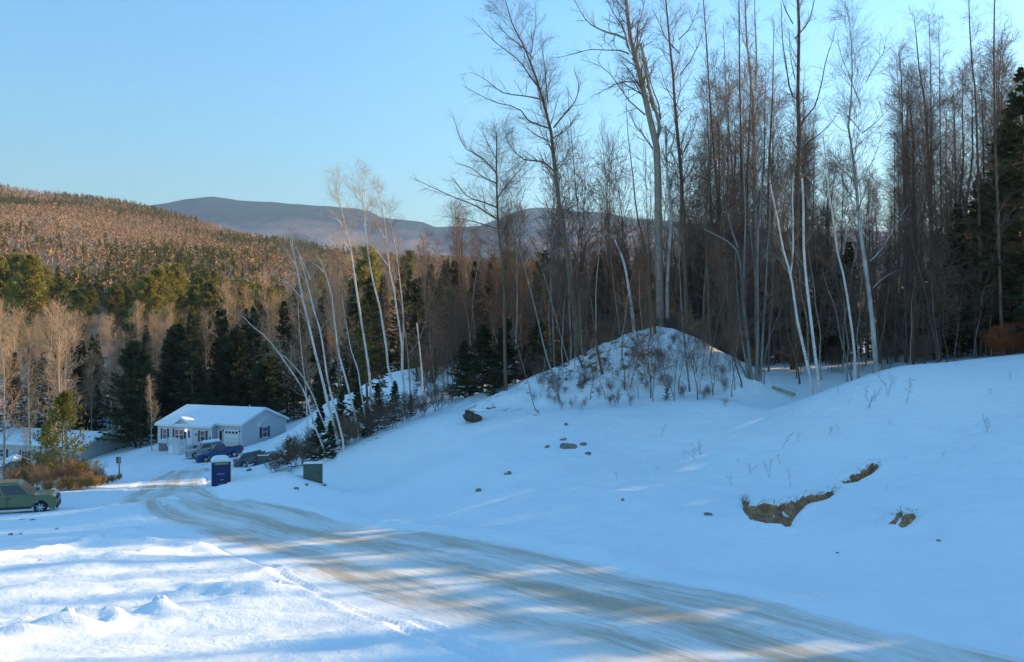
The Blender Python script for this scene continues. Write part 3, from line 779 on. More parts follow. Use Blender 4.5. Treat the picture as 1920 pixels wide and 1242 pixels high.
traced('birch_tree', 68, 'slim birch beside the rightmost skyline birch, reddish twigs', [([(760,770),(755,690),(757,620),(756,580),(750,524),(744,472),(736,430),(730,390)],5,0.8)], cat='birch', t0=0.5, mt=BARK_BIRCH, mc=TWIG_RED, **dict(sm2, n1=20))
traced('birch_tree', 67, 'grey stem right of the skyline birches with low crooked fork', [([(774,800),(771,760),(768,700),(764,650),(758,600),(752,560)],5,1.2), ([(766,665),(785,640),(800,600),(805,575)],2.5,0.8,True)], cat='birch', t0=0.4, mt=BARK_GREY, mc=TWIG_DARK, **dict(sm, n1=14))
traced('birch_snag', 72, 'short broken pale snag standing above the snowy slope', [([(791,700),(788,665),(785,632),(782,606)],4,3)], cat='snag', t0=0.6, **BI, **dict(sm, n1=3, n2=3, n3=0))
# big trees by the heap
bg_ = dict(blen=(0.8, 3.8), n1=36, n2=11, n3=6, twig=0.85, l2=(0.5, 1.9))
traced('bare_tree', 60, 'bare tree with long drooping left limbs reaching over the mountains', [([(948,730),(946,640),(945,545),(940,480),(934,420),(931,338),(931,290),(931,247)],10,2.5), ([(931,411),(910,398),(888,385),(851,372),(815,356),(780,341)],4.5,1,True), ([(931,389),(905,376),(875,362),(855,335),(840,312)],4,1,True), ([(931,325),(902,294),(872,277),(856,240),(848,210)],3.5,0.8,True), ([(933,370),(955,340),(975,315),(990,290)],3.5,0.8,True), ([(931,300),(915,270),(905,245)],2.5,0.6,True), ([(933,345),(905,330),(880,310),(850,300)],3,0.8,True), ([(935,430),(900,420),(860,412),(830,410)],3,0.7,True)], mt=BARK_BROWN, mc=TWIG_DARK, t0=0.5, ang=55, jit=0.9, **bg_)
traced('bare_tree', 61, 'tall dark tree with a broad crown of arching left limbs', [([(1108,698),(1094,667),(1081,600),(1071,542),(1064,481),(1054,419),(1044,338),(1037,270),(1034,240),(1027,196),(1014,176),(1008,145),(997,101),(980,68),(963,34),(953,0),(945,-30)],14,1.5),
 ([(1034,242),(1015,238),(993,233),(978,216),(963,210),(929,206),(900,195),(872,183)],4.5,0.8,True), ([(1038,240),(1055,218),(1074,196),(1084,175),(1086,150),(1078,125)],4.5,1,True), ([(1014,186),(995,182),(976,179),(943,174),(922,158),(905,145),(882,135)],4,0.8,True),
 ([(1006,160),(990,140),(976,122),(955,108),(936,98),(910,78),(888,57)],4,0.8,True), ([(1041,325),(1030,312),(1017,304),(990,302),(976,298),(962,282),(953,270),(946,247)],5,1,True), ([(1027,192),(1024,155),(1020,112),(1012,75)],3.5,0.8,True), ([(1000,110),(985,95),(950,70),(920,40)],3,0.7,True), ([(997,100),(1000,70),(1005,40),(1003,0)],2.5,0.7,True), ([(1036,260),(1060,248),(1085,225)],3,0.7,True)], mt=BARK_BROWN, mc=TWIG_DARK, t0=0.5, ang=50, jit=0.9, **bg_)
traced('poplar_tree', 66, 'big pale-barked poplar behind the heap, its right side sunlit', [([(1237,680),(1238,600),(1235,500),(1233,419),(1232,338),(1228,270),(1217,230),(1206,189),(1196,145),(1186,112),(1178,85),(1174,44),(1166,0),(1160,-40),(1150,-120),(1145,-180)],21,4),
 ([(1232,262),(1236,243),(1222,205),(1210,175),(1200,140),(1190,108)],9,5,True), ([(1175,74),(1160,62),(1142,51),(1112,30),(1095,0),(1080,-40)],6.5,1.2,True), ([(1180,101),(1165,94),(1140,93),(1105,91),(1065,101),(1040,105)],4,0.8,True), ([(1210,216),(1197,204),(1183,193),(1160,160),(1139,132),(1115,118),(1090,110)],4.5,0.8,True),
 ([(1223,278),(1213,262),(1203,247),(1190,230),(1184,205)],4.5,0.9,True), ([(1234,245),(1240,203),(1232,165),(1228,135),(1222,85),(1216,40)],5,1,True), ([(1186,112),(1196,80),(1200,40),(1212,0),(1220,-40)],4.5,1,True), ([(1178,90),(1168,50),(1150,25),(1130,-20)],5,1,True), ([(1198,155),(1170,150),(1140,160),(1110,170)],3.5,0.7,True)], mt=BARK_TAN, mc=TWIG_DARK, cat='poplar', t0=0.55, ang=48, jit=0.8, **bg_)
traced('birch_tree', 67, 'pale birch stem standing close right of the big poplar', [([(1251,660),(1251,617),(1250,535),(1254,457),(1256,400),(1248,340),(1245,290),(1243,243)],10,4), ([(1246,300),(1262,270),(1268,240),(1285,210)],4,0.8,True)], cat='birch', t0=0.6, mt=BARK_BIRCH, mc=TWIG_DARK, **dict(sm2, n1=18))
traced('bare_tree', 65, 'straight dark tree with paired upswept branches right of the poplar', [([(1290,690),(1289,600),(1288,480),(1286,389),(1284,298),(1277,203),(1276,135),(1272,68),(1269,0),(1266,-60),(1262,-130)],12,2.5), ([(1276,140),(1300,105),(1320,60),(1335,20)],3,0.8,True), ([(1274,100),(1250,75),(1235,45),(1222,20)],3,0.8,True), ([(1273,75),(1295,50),(1310,10)],2.5,0.7,True), ([(1278,210),(1260,180),(1248,150),(1240,110)],3,0.8,True), ([(1283,285),(1300,250),(1315,200)],3,0.8,True)], mt=BARK_BROWN, mc=TWIG_DARK, t0=0.4, ang=42, **bg_)
GX_ = 'tall bare trees standing behind the grey stemmed clump'
rt = dict(blen=(0.6, 2.4), n1=30, n2=8, n3=4, twig=0.6, ang=35, up=0.7)
traced('bare_tree', 63, 'bare tree with reddish bark left of the grey clump', [([(1356,690),(1354,500),(1352,389),(1344,254),(1339,135),(1334,0),(1330,-90)],8,1.5)], mt=BARK_BROWN, mc=TWIG_RED, t0=0.3, **rt)
traced('bare_tree', 66, 'straight grey tree rising just behind the grey clump', [([(1390,690),(1389,500),(1388,389),(1386,237),(1383,135),(1381,0),(1379,-60)],8,1.5)], mt=BARK_BROWN, mc=TWIG_DARK, t0=0.3, **rt)
traced('poplar_tree', 64, 'tall tree with pale bare upper stem above the grey clump', [([(1420,690),(1419,500),(1418,389),(1418,237),(1415,152),(1410,101),(1408,40),(1407,-40)],11,3), ([(1417,170),(1419,100),(1417,30),(1417,-30)],6,1.5,True), ([(1412,110),(1398,85),(1390,50),(1388,10)],3,0.8,True)], mt=BARK_TAN, mc=TWIG_DARK, cat='poplar', t0=0.35, **rt)
traced('bare_tree', 68, 'thin leaning tree between reddish tree and grey clump', [([(1380,690),(1376,450),(1371,304),(1361,203),(1357,120),(1352,50)],5,1)], mt=BARK_GREY, mc=TWIG_RED, t0=0.3, **rt)
traced('bare_tree', 67, 'slim brown tree right of the pale upper stem', [([(1442,690),(1438,450),(1435,338),(1439,203),(1436,135),(1434,60)],7,1)], mt=BARK_BROWN, mc=TWIG_RED, t0=0.3, **rt)
traced('poplar_tree', 62, 'big upright tree with curved candelabra limbs on both sides', [([(1487,690),(1486,560),(1487,470),(1488,389),(1493,270),(1489,186),(1490,68),(1486,0),(1484,-60),(1482,-130)],15,3.5), ([(1497,240),(1510,222),(1530,199),(1545,150),(1556,101),(1568,75),(1576,40)],4.5,1,True), ([(1495,290),(1512,270),(1533,254),(1552,235),(1570,205)],4,0.8,True), ([(1487,182),(1476,160),(1469,135),(1458,95),(1452,68),(1446,25)],4.5,1,True), ([(1491,73),(1503,58),(1516,41),(1526,5),(1530,-30)],4,1,True), ([(1487,45),(1475,25),(1466,5),(1460,-30)],3,0.8,True), ([(1493,260),(1512,220),(1518,170),(1528,110)],3,0.8,True), ([(1491,150),(1480,110),(1474,60)],2.5,0.7,True)], mt=BARK_BROWN, mc=TWIG_DARK, cat='poplar', t0=0.35, **rt)
traced('birch_tree', 53, 'pale grey birch with wide low limbs at the bank crest', [([(1645,700),(1644,650),(1642,599),(1634,511),(1626,435),(1623,380),(1620,304),(1613,243),(1614,196),(1625,152),(1627,60),(1625,0)],13,1.2), ([(1620,424),(1606,402),(1593,383),(1580,350)],4,1,True), ([(1613,245),(1598,228),(1587,215),(1570,190)],3,0.8,True), ([(1614,196),(1600,165),(1590,140),(1574,101),(1568,70)],3.5,0.8,True), ([(1624,155),(1640,125),(1658,98),(1664,65)],3,0.8,True), ([(1616,250),(1640,232),(1665,205),(1680,180)],3,0.8,True), ([(1631,490),(1650,470),(1680,420),(1700,385)],3.5,0.8,True), ([(1628,450),(1612,430),(1595,428),(1580,420)],2.5,0.7,True), ([(1622,330),(1640,290),(1650,250)],2.5,0.7,True), ([(1637,540),(1660,520),(1690,505)],2.5,0.7,True)], cat='birch', t0=0.45, ang=45, mt=BARK_ASPEN, mc=TWIG_DARK, **bg_)
# grey clump
def clump():
    Y = 56; r = np.random.default_rng(3)
    S = [([(1409,715),(1401,626),(1394,558),(1392,503),(1384,465),(1362,447),(1325,427)],9,3), ([(1394,558),(1396,476),(1398,400),(1394,320),(1392,250)],7,1,True),
     ([(1418,714),(1418,599),(1414,517),(1412,435),(1414,350),(1410,260)],8,1.2), ([(1426,714),(1430,620),(1434,544),(1437,462),(1442,390),(1450,320)],7,1), ([(1434,711),(1440,654),(1461,599),(1480,560)],3,0.8),
     ([(1403,710),(1390,640),(1382,585),(1378,540),(1374,470)],6,1), ([(1400,706),(1380,670),(1368,632),(1363,544),(1358,480)],4,0.8), ([(1422,714),(1424,620),(1424,520),(1420,430),(1425,360)],6,1), ([(1384,465),(1372,430),(1360,380)],4,0.8,True)]
    return traced('multi_stem_tree', Y, 'clump of smooth grey stems from one base beside the heap', S, BARK_CLUMP, TWIG_DARK, blen=(0.7, 2.6), n1=14, n2=8, n3=4, twig=0.6, t0=0.25, ang=55, up=0.2, jit=0.8)
clump()
sb = dict(blen=(0.4, 1.6), n1=14, n2=6, n3=3, twig=0.5)
CR = 'white birches on the crest behind the bank'
traced('birch_tree', 53, 'white birch forking into two thin stems right of the grey clump', [([(1521,720),(1511,673),(1494,599),(1489,566),(1482,517),(1467,468),(1456,407),(1449,380),(1441,335)],8.5,2), ([(1482,517),(1485,476),(1483,407),(1479,370),(1478,330)],5,1.5,True)], cat='birch', group=CR, t0=0.55, **BI, **sb)
traced('birch_tree', 52.5, 'straightest white birch with a broken pale top', [([(1536,720),(1530,673),(1519,577),(1512,511),(1509,462),(1509,380),(1507,333)],8,4.5)], cat='birch', group=CR, t0=0.5, **BI, **dict(sb, n1=7))
traced('birch_tree', 54, 'white birch curving left next to the pale grey birch', [([(1604,705),(1604,654),(1596,583),(1587,517),(1576,468),(1570,407),(1565,370),(1560,300),(1556,240)],7.5,1.5)], cat='birch', group=CR, t0=0.5, **BI, **sb)
traced('birch_tree', 55, 'thin crooked grey birch between two white birches', [([(1596,708),(1576,640),(1565,583),(1546,533),(1538,505)],4,1)], cat='birch', t0=0.5, mt=BARK_GREY, mc=TWIG_DARK, **dict(sb, n1=9))
# stems growing on the heap
HP = 'thin dark stems growing on the snowy heap'
hs = dict(blen=(0.3, 1.3), n1=14, n2=5, n3=3, twig=0.45, t0=0.35, jit=0.3)
traced('sapling', 60.5, 'dark stem with a kinked foot on the sunlit top of the heap', [([(1242,684),(1232,651),(1228,612),(1219,535),(1214,483),(1205,430),(1196,393),(1190,320),(1182,250),(1178,170)],8.5,1)], cat='sapling', group=HP, **DK, **hs)
traced('sapling', 60.2, 'thin straight dark stem left of the kinked stem on the heap', [([(1220,692),(1220,625),(1218,560),(1217,500),(1213,380),(1210,290)],4.5,0.8)], cat='sapling', group=HP, **DK, **hs)
traced('sapling', 63, 'slim stem rising from behind the heap top, left side', [([(1165,640),(1162,612),(1155,560),(1147,483),(1141,380),(1130,220)],5,0.8)], cat='sapling', group=HP, mt=BARK_GREY, mc=TWIG_DARK, **hs)
traced('birch_snag', 63.5, 'pale broken birch snag leaning left behind the heap', [([(1190,640),(1188,607),(1180,547),(1170,491),(1153,450)],10,4)], cat='snag', **BI, **dict(hs, n1=2, n2=2, n3=0))
traced('sapling', 55.5, 'long dark stem leaning left from the heap foot', [([(1051,758),(1037,705),(1022,659),(1009,603),(995,545),(980,490),(966,440),(958,380)],5.5,1)], cat='sapling', group=HP, **GR, **hs)
traced('sapling', 57, 'dark stem leaning left from the middle of the heap', [([(1138,737),(1122,667),(1114,609),(1108,560),(1095,480),(1085,400),(1076,300),(1070,220)],6.5,1)], cat='sapling', group=HP, **DK, **hs)
traced('sapling', 52.5, 'sapling with a hooked foot at the left end of the heap', [([(1028,783),(1012,776),(1002,765),(995,735),(988,710),(980,685),(970,647),(962,610)],3.5,0.8)], cat='sapling', group=HP, **GR, **dict(hs, n1=8))
traced('sapling', 57.5, 'thin stem slanting across the heap shade', [([(1224,720),(1212,685),(1203,653),(1192,618),(1184,580)],3.5,0.8)], cat='sapling', group=HP, **DK, **dict(hs, n1=8))
traced('sapling', 54, 'lone thin stem on the right slope of the heap', [([(1296,761),(1288,682),(1282,624),(1279,580),(1275,480),(1272,400)],4.5,0.8)], cat='sapling', group=HP, mt=BARK_GREY, mc=TWIG_DARK, **hs)
traced('sapling', 55, 'thin stem leaning beside the grey clump foot', [([(1390,717),(1372,659),(1368,610),(1362,550),(1360,500)],4,0.8)], cat='sapling', group=HP, **DK, **hs)
traced('sapling', 59, 'leaning dark stem left of the tall dark tree foot', [([(1098,700),(1080,660),(1066,612),(1050,560),(1040,500),(1032,440)],5,0.8)], cat='sapling', group=HP, **DK, **hs)
traced('sapling', 60, 'slim leaning stem crossing in front of the mountains', [([(1076,706),(1062,668),(1050,625),(1035,570),(1015,500),(985,420),(975,370)],4.5,0.8)], cat='sapling', group=HP, **GR, **hs)
# right-hand skyline trees
rg = dict(blen=(0.5, 1.9), n1=46, n2=8, n3=3, twig=0.5, ang=52, up=0.25)
for lab, Y, line, w in [
 ('dark needle-shed larch nearest the gap in the sky', 62, [(1700,690),(1698,500),(1697,355),(1695,200),(1694,118),(1692,90)], 6),
 ('larch with a bent trunk inside the dense right group', 63, [(1752,690),(1748,450),(1743,304),(1740,203),(1730,135),(1724,51),(1722,20)], 8),
 ('larch straight beside the bent one, with orange twigs', 65, [(1755,690),(1752,500),(1750,304),(1752,160),(1751,20)], 7),
 ('thin larch right of the orange twigged one', 66, [(1770,690),(1768,500),(1766,300),(1766,160),(1766,40)], 5),
 ('tall larch left of the near-black trunk', 61, [(1840,690),(1838,480),(1833,304),(1828,169),(1820,100),(1816,10),(1814,-60)], 8),
 ('near-black slim trunk with few stub branches at far right', 56, [(1880,690),(1868,420),(1858,287),(1851,169),(1845,51),(1843,-20),(1842,-90)], 7.5),
 ('slim larch behind the near-black trunk', 66, [(1890,690),(1884,450),(1880,300),(1878,160),(1876,90)], 5),
 ('young larch low in the gap beside the pale grey birch', 64, [(1680,690),(1677,500),(1674,380),(1672,270)], 4.5),
 ]:
    bk = 'near-black' in lab and 'slim trunk' in lab
    traced('larch_tree', Y, lab, [(line, w, 1.0)], BARK_BROWN, TWIG_RED if 'orange' in lab else TWIG_DARK, cat='larch', t0=0.4 if not bk else 0.3, **dict(rg, n1=16 if bk else 46))
# ------------------------------------------------------------------ prototypes shared by the woods
PR = {}
r_ = np.random.default_rng(100)
for k in range(6):      # tall narrow bare trees
    h = 17 + 3*r_.random(); st, rd = auto_stem(r_, h, 0.085 + 0.045*r_.random(), lean=0.05*r_.random(), curve=1.0)
    tr, cr = bare_tree([(st, rd, False)], r_, blen=(0.5, 2.5), n1=32, n2=8, n3=5, twig=0.7, ang=36, up=0.7, t0=0.28, minr=0.008)
    PR['bare%d' % k] = mesh_pair('bare%d' % k, tr, cr, [BARK_BROWN, BARK_GREY, BARK_BROWN][k % 3], [TWIG_DARK, TWIG_RED, TWIG_DARK][k % 3])
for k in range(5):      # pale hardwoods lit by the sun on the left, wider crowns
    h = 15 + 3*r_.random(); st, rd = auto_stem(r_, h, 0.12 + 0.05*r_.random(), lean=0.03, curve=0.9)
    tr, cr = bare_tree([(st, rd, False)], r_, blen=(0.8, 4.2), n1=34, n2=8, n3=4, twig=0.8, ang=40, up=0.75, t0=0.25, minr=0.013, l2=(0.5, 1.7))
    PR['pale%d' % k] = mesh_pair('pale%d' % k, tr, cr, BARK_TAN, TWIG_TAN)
for k in range(4):
    tr, cr = conifer(r_, 12 + 3*r_.random(), 2.3 + 0.5*r_.random(), nbr=150, nbl=24, blade=(0.55, 0.09), gap=0.2)
    PR['spruce%d' % k] = mesh_pair('spruce%d' % k, tr, cr, BARK_BROWN, NEEDLE_SPRUCE)
for k in range(4):
    tr, cr = conifer(r_, 19 + 4*r_.random(), 4.2 + 0.8*r_.random(), nbr=95, nbl=60, droop=0.0, t0=0.18, blade=(0.75, 0.13), kind='pine', trunk_r=0.24)
    PR['pine%d' % k] = mesh_pair('pine%d' % k, tr, cr, BARK_BROWN, NEEDLE_PINE)
for k in range(3):      # thin undergrowth poles
    h = 6 + 2*r_.random(); st, rd = auto_stem(r_, h, 0.04, lean=0.12, curve=1.5)
    tr, cr = bare_tree([(st, rd, False)], r_, blen=(0.3, 1.4), n1=20, n2=5, n3=3, twig=0.5, ang=45, up=0.4, t0=0.2, minr=0.008)
    PR['pole%d' % k] = mesh_pair('pole%d' % k, tr, cr, [BARK_GREY, BARK_BROWN, BARK_TAN][k], [TWIG_DARK, TWIG_RED, TWIG_DARK][k])
def bush_mesh(key, h, n, mat, mt, minr=0.006, r=r_, spread=0.5):
    S = []
    for i in range(n):
        a = r.random()*6.28; l = h*(0.55+0.45*r.random()); sp_ = spread*(0.3+r.random())*h
        x0, y0 = 0.12*h*r.normal(), 0.12*h*r.normal()
        z = np.linspace(0, 1, 5); S.append((np.stack([x0+sp_*math.cos(a)*z**1.4+0.03*h*r.normal(size=5)*z, y0+sp_*math.sin(a)*z**1.4+0.03*h*r.normal(size=5)*z, l*z-0.1], 1), np.interp(z, [0, 1], [0.012, 0.005])*max(1, h*0.5), False))
    tr, cr = bare_tree(S, r, blen=(0.15*h, 0.4*h), n1=8, n2=4, n3=2, twig=0.12*h, ang=38, up=0.4, t0=0.2, minr=minr, sides=3, l2=(0.08*h, 0.25*h), stemN=6)
    a = mesh_np('stems', *tr); a.materials.append(mt); c = mesh_np('twigs', *cr); c.materials.append(mat); PR[key] = (a, c)
STRAW = plain('dry_straw', (0.42, 0.27, 0.10), 0.9, var=0.3, vscale=2, spec=0.1)
RUST = plain('rust_twigs', (0.30, 0.10, 0.035), 0.9, var=0.3, vscale=2, spec=0.1)
for k in range(3): bush_mesh('bush%d' % k, 2.0, 12, TWIG_DARK, TWIG_DARK)
for k in range(3): bush_mesh('brush%d' % k, 1.5, 4, TWIG_DARK, TWIG_DARK, 0.005, spread=0.35)
GOLD = plain('golden_twigs', (0.36, 0.23, 0.11), 0.9, var=0.3, vscale=1.5, spec=0.1)
for k in range(2): bush_mesh('rustbush%d' % k, 2.2, 14, TWIG_RED, TWIG_RED, 0.009)
for k in range(2): bush_mesh('goldbush%d' % k, 2.2, 14, GOLD, GOLD, 0.009)
bush_mesh('redbush', 1.6, 16, RUST, RUST, 0.012)
bush_mesh('straw', 1.0, 22, STRAW, STRAW, 0.009, spread=0.3)

# lanes along which the low sun reaches the valley (trees left out to let it in)
def in_light(x, Y):
    for tx, ty, hw, s0 in ((-24, 60.5, 3.4, 8), (14.5, 59.0, 1.6, 5)):
        dx, dy = x-tx, Y-ty; s = dx*math.sin(SUN_AZ) + dy*math.cos(SUN_AZ); l = abs(dx*math.cos(SUN_AZ) - dy*math.sin(SUN_AZ))
        if l < hw and s0 < s < 88: return True
    return False
_PH = {}
def proto_h(key):
    if key not in _PH:
        a = np.empty(len(PR[key][0].vertices)*3, np.float32); PR[key][0].vertices.foreach_get('co', a); _PH[key] = float(a[2::3].max())
    return _PH[key]
_occ = []
def scatter(n, px0, px1, y0, y1, kinds, name, cat, label, group, scale=(0.8, 1.15), seed=1, mind=1.2, zfun=None, pxfun=None, sink=0.15, tilt=0.03, names=('trunk', 'crown'), top=None, marks=None):
    r = np.random.default_rng(seed); made = 0; tries = 0
    while made < n and tries < n*40:
        tries += 1
        Y = math.sqrt(y0*y0 + (y1*y1-y0*y0)*r.random()); px = px0 + (px1-px0)*r.random()
        if pxfun and not pxfun(px, Y, r): continue
        x = (px-960)/F*Y
        if any((x-a)**2 + (Y-b_)**2 < mind*mind for a, b_ in _occ[-400:]): continue
        if Y < 118 and in_light(x, Y): continue
        _occ.append((x, Y))
        z = (zfun or gz)(x, Y); key = kinds[int(r.random()*len(kinds))]; s = scale[0] + (scale[1]-scale[0])*r.random()
        if top is not None:     # crowns reach a given skyline
            hh = proto_h(key)
            want = (HZ - (top(px) + (45 if cat != 'tree' else 280 if name == 'slender_tree' else 150)*r.random()**1.5))/F*Y + CZ - z
            s = min(max(want/hh, 0.45), 2.6 if name == 'slender_tree' else 1.5)
        lb = label
        if marks:
            mk_ = min(marks, key=lambda q: abs(q[0]-px)); ph = mk_[1] + (' slightly left' if px < mk_[0] else ' slightly right'); t_ = (Y-y0)/(y1-y0)
            lb = label.replace('*', 'nearer' if t_ < 0.4 else ('farther' if t_ > 0.75 else 'middle')) + ' ' + ph
        wv = 0.62 if name == 'slender_tree' else 1.0
        put_tree(name, PR[key], (x, Y, z - sink*s), lb, cat, group, rz=r.random()*6.28, sc=(wv*s*(0.9+0.2*r.random()), wv*s*(0.9+0.2*r.random()), s), tilt=(tilt*r.normal(), tilt*r.normal()), names=names)
        made += 1
B = ['bare%d' % k for k in range(6)]; PA = ['pale%d' % k for k in range(5)]; SP = ['spruce%d' % k for k in range(4)]; PI = ['pine%d' % k for k in range(4)]; PO = ['pole%d' % k for k in range(3)]
BU = ['bush0', 'bush1', 'bush2', 'rustbush0']
MR = [(1330,'left of the grey stem clump'),(1410,'behind the grey stem clump'),(1490,'behind the candelabra poplar'),(1560,'between the birches'),(1640,'behind the pale grey birch'),(1720,'behind the bent larch'),(1790,'right of the orange-twigged larch'),(1860,'behind the near-black trunk'),(1920,'at the right edge')]
MH = [(820,'right of the skyline birches'),(930,'behind the drooping-limbed tree'),(1050,'behind the tall dark tree'),(1140,'behind the leaning snag'),(1235,'behind the big poplar'),(1305,'right of the big poplar')]
MC = [(250,'left of the grey house'),(340,'above the entry gable'),(430,'above the garage'),(520,'right of the gable end'),(590,'behind the leaning birches'),(660,'behind the left skyline birch'),(750,'behind the right skyline birch')]
ML = [(0,'at the left edge'),(95,'behind the tall sunlit tree'),(170,'above the low roof'),(240,'beside the broad dark spruce')]
MP = [(0,'at the left edge'),(95,'above the tall sunlit tree'),(180,'above the far-left house'),(270,'above the broad dark spruce'),(370,'above the grey house'),(470,'left of the birch tops')]
# right-hand woods
tA = lambda px: np.interp(px, [1300, 1480, 1560, 1660, 1700, 1800, 1920, 2100], [120, 130, 300, 330, 110, 80, 70, 60])
scatter(72, 1310, 1990, 60, 92, B, 'bare_tree', 'tree', '* bare brown tree, right woods,', 'bare trees of the right woods', marks=MR, seed=11, mind=1.4, top=tA)
tS = lambda px: np.interp(px, [1300, 1480, 1540, 1690, 1740, 1800, 1880, 1920, 2100], [430, 450, 480, 480, 460, 430, 280, 210, 200])
scatter(66, 1310, 1990, 70, 100, SP, 'spruce_tree', 'spruce', '* dark spruce in the right woods', 'spruces of the right woods', marks=MR, seed=12, mind=1.6, top=tS)
scatter(90, 1310, 1960, 57, 84, PO, 'thin_pole_tree', 'sapling', '* thin pole tree in the right woods', 'pole trees of the right woods', marks=MR, scale=(0.9, 1.9), seed=13, mind=0.7)
scatter(34, 1330, 1950, 58, 72, BU, 'shrub', 'shrub', '* leafless brown shrub below the right woods', 'shrubs below the right woods', marks=MR, seed=14, mind=0.9, sink=0.0, names=('stems', 'twigs'))
scatter(46, 1320, 1980, 66, 96, BU, 'tall_thicket', 'thicket', '* tall leafless thicket in the right woods', 'thickets of the right woods', marks=MR, seed=15, mind=1.0, sink=0.0, scale=(1.6, 2.6), names=('stems', 'twigs'))
# woods behind the heap
tB = lambda px: np.interp(px, [750, 850, 950, 1100, 1300], [470, 455, 440, 440, 430])
scatter(66, 790, 1330, 74, 120, B, 'bare_tree', 'tree', '* slender bare tree beyond the heap,', 'bare trees behind the heap', marks=MH, seed=21, mind=1.6, top=lambda px: tB(px)-np.random.default_rng(int(px)).random()*90)
scatter(44, 790, 1330, 84, 130, SP, 'spruce_tree', 'spruce', '* dark spruce in woods beyond the heap,', 'spruces behind the heap', marks=MH, seed=22, mind=1.8, top=lambda px: tB(px)+30)
scatter(80, 800, 1330, 64, 92, PO, 'thin_pole_tree', 'sapling', '* thin pole tree beyond the heap,', 'pole trees behind the heap', marks=MH, scale=(0.9, 1.8), seed=23, mind=0.7, pxfun=lambda px, Y, r: abs((px-960)/F*Y - MOUND[0]) > 5 or Y > 68)
scatter(22, 880, 1360, 63, 75, BU, 'shrub', 'shrub', '* leafless shrub beyond the heap,', 'shrubs behind the heap', marks=MH, seed=24, mind=0.9, sink=0.0, names=('stems', 'twigs'))
scatter(34, 800, 1330, 70, 100, BU, 'tall_thicket', 'thicket', '* tall leafless thicket beyond the heap,', 'thickets beyond the heap', marks=MH, seed=25, mind=1.0, sink=0.0, scale=(1.5, 2.5), names=('stems', 'twigs'))
scatter(34, 960, 1330, 63, 78, PO, 'slender_tree', 'tree', '* tall slender stem beyond the heap,', 'slender stems beyond the heap', marks=MH, seed=26, mind=0.7, top=lambda px: 190, pxfun=lambda px, Y, r: abs((px-960)/F*Y - MOUND[0]) > 4 or Y > 67)
scatter(44, 1320, 1930, 60, 80, PO, 'slender_tree', 'tree', '* tall slender stem, right woods,', 'slender stems of the right woods', marks=MR, seed=27, mind=0.7, top=lambda px: 70 if not 1540 < px < 1690 else 300)
# woods behind the grey house and up to the birches
scatter(40, 225, 800, 117, 132, SP, 'spruce_tree', 'spruce', 'low dark spruce edging the shaded woods,', 'low spruces behind the grey house', marks=MC, seed=33, mind=1.8, top=lambda px: 690, pxfun=lambda px, Y, r: not (280 < px < 560 and Y < 122))
scatter(26, 130, 430, 134, 166, SP, 'spruce_tree', 'spruce', '* dark spruce filling the shaded woods,', 'spruces filling the shaded woods', marks=MC, seed=35, mind=2.2, top=lambda px: 625)
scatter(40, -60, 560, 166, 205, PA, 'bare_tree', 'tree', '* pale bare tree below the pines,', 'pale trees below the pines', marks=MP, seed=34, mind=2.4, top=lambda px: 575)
tC = lambda px: np.interp(px, [200, 330, 440, 520, 620, 720, 830], [585, 560, 540, 520, 475, 470, 480])
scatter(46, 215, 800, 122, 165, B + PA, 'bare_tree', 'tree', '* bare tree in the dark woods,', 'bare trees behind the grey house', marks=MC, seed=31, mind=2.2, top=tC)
scatter(54, 230, 800, 120, 175, SP, 'spruce_tree', 'spruce', '* dark spruce in the shaded woods,', 'spruces behind the grey house', marks=MC, seed=32, mind=2.4, top=lambda px: tC(px)+25)
# woods behind the low house at left
tD = lambda px: np.interp(px, [-150, 0, 80, 200, 300], [570, 590, 580, 600, 575])
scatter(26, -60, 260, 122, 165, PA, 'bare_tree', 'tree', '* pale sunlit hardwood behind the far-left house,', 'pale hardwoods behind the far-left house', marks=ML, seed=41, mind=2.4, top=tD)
scatter(22, -60, 260, 126, 175, SP, 'spruce_tree', 'spruce', '* dark spruce behind the far-left house,', 'spruces behind the far-left house', marks=ML, seed=42, mind=2.6, top=lambda px: tD(px)+55)
# pines on the lower hillside
def hz_(x, Y):
    return float(max(hill_z(np.array([x]), np.array([Y]))[0], gz(x, Y))) if Y < 285 else float(hill_z(np.array([x]), np.array([Y]))[0])
tE = lambda px: np.interp(px, [-60, 60, 150, 250, 330, 440, 520, 640, 800], [450, 455, 520, 500, 470, 490, 520, 440, 460])
scatter(135, -60, 520, 188, 330, PI, 'pine_tree', 'pine', '* yellow-green pine below the wooded hill,', 'sunlit pines below the hill', marks=MP, seed=51, mind=3.0, zfun=hz_, top=lambda px: tE(px)+25)
scatter(26, 520, 1300, 185, 300, PI + SP, 'pine_tree', 'pine', '* distant green pine below the mountains,', 'distant pines below the mountains', marks=[q for q in MC if q[0] > 500] + MH, seed=52, mind=4, zfun=hz_, top=lambda px: np.interp(px, [520, 620, 700, 1300], [520, 450, 470, 480]))

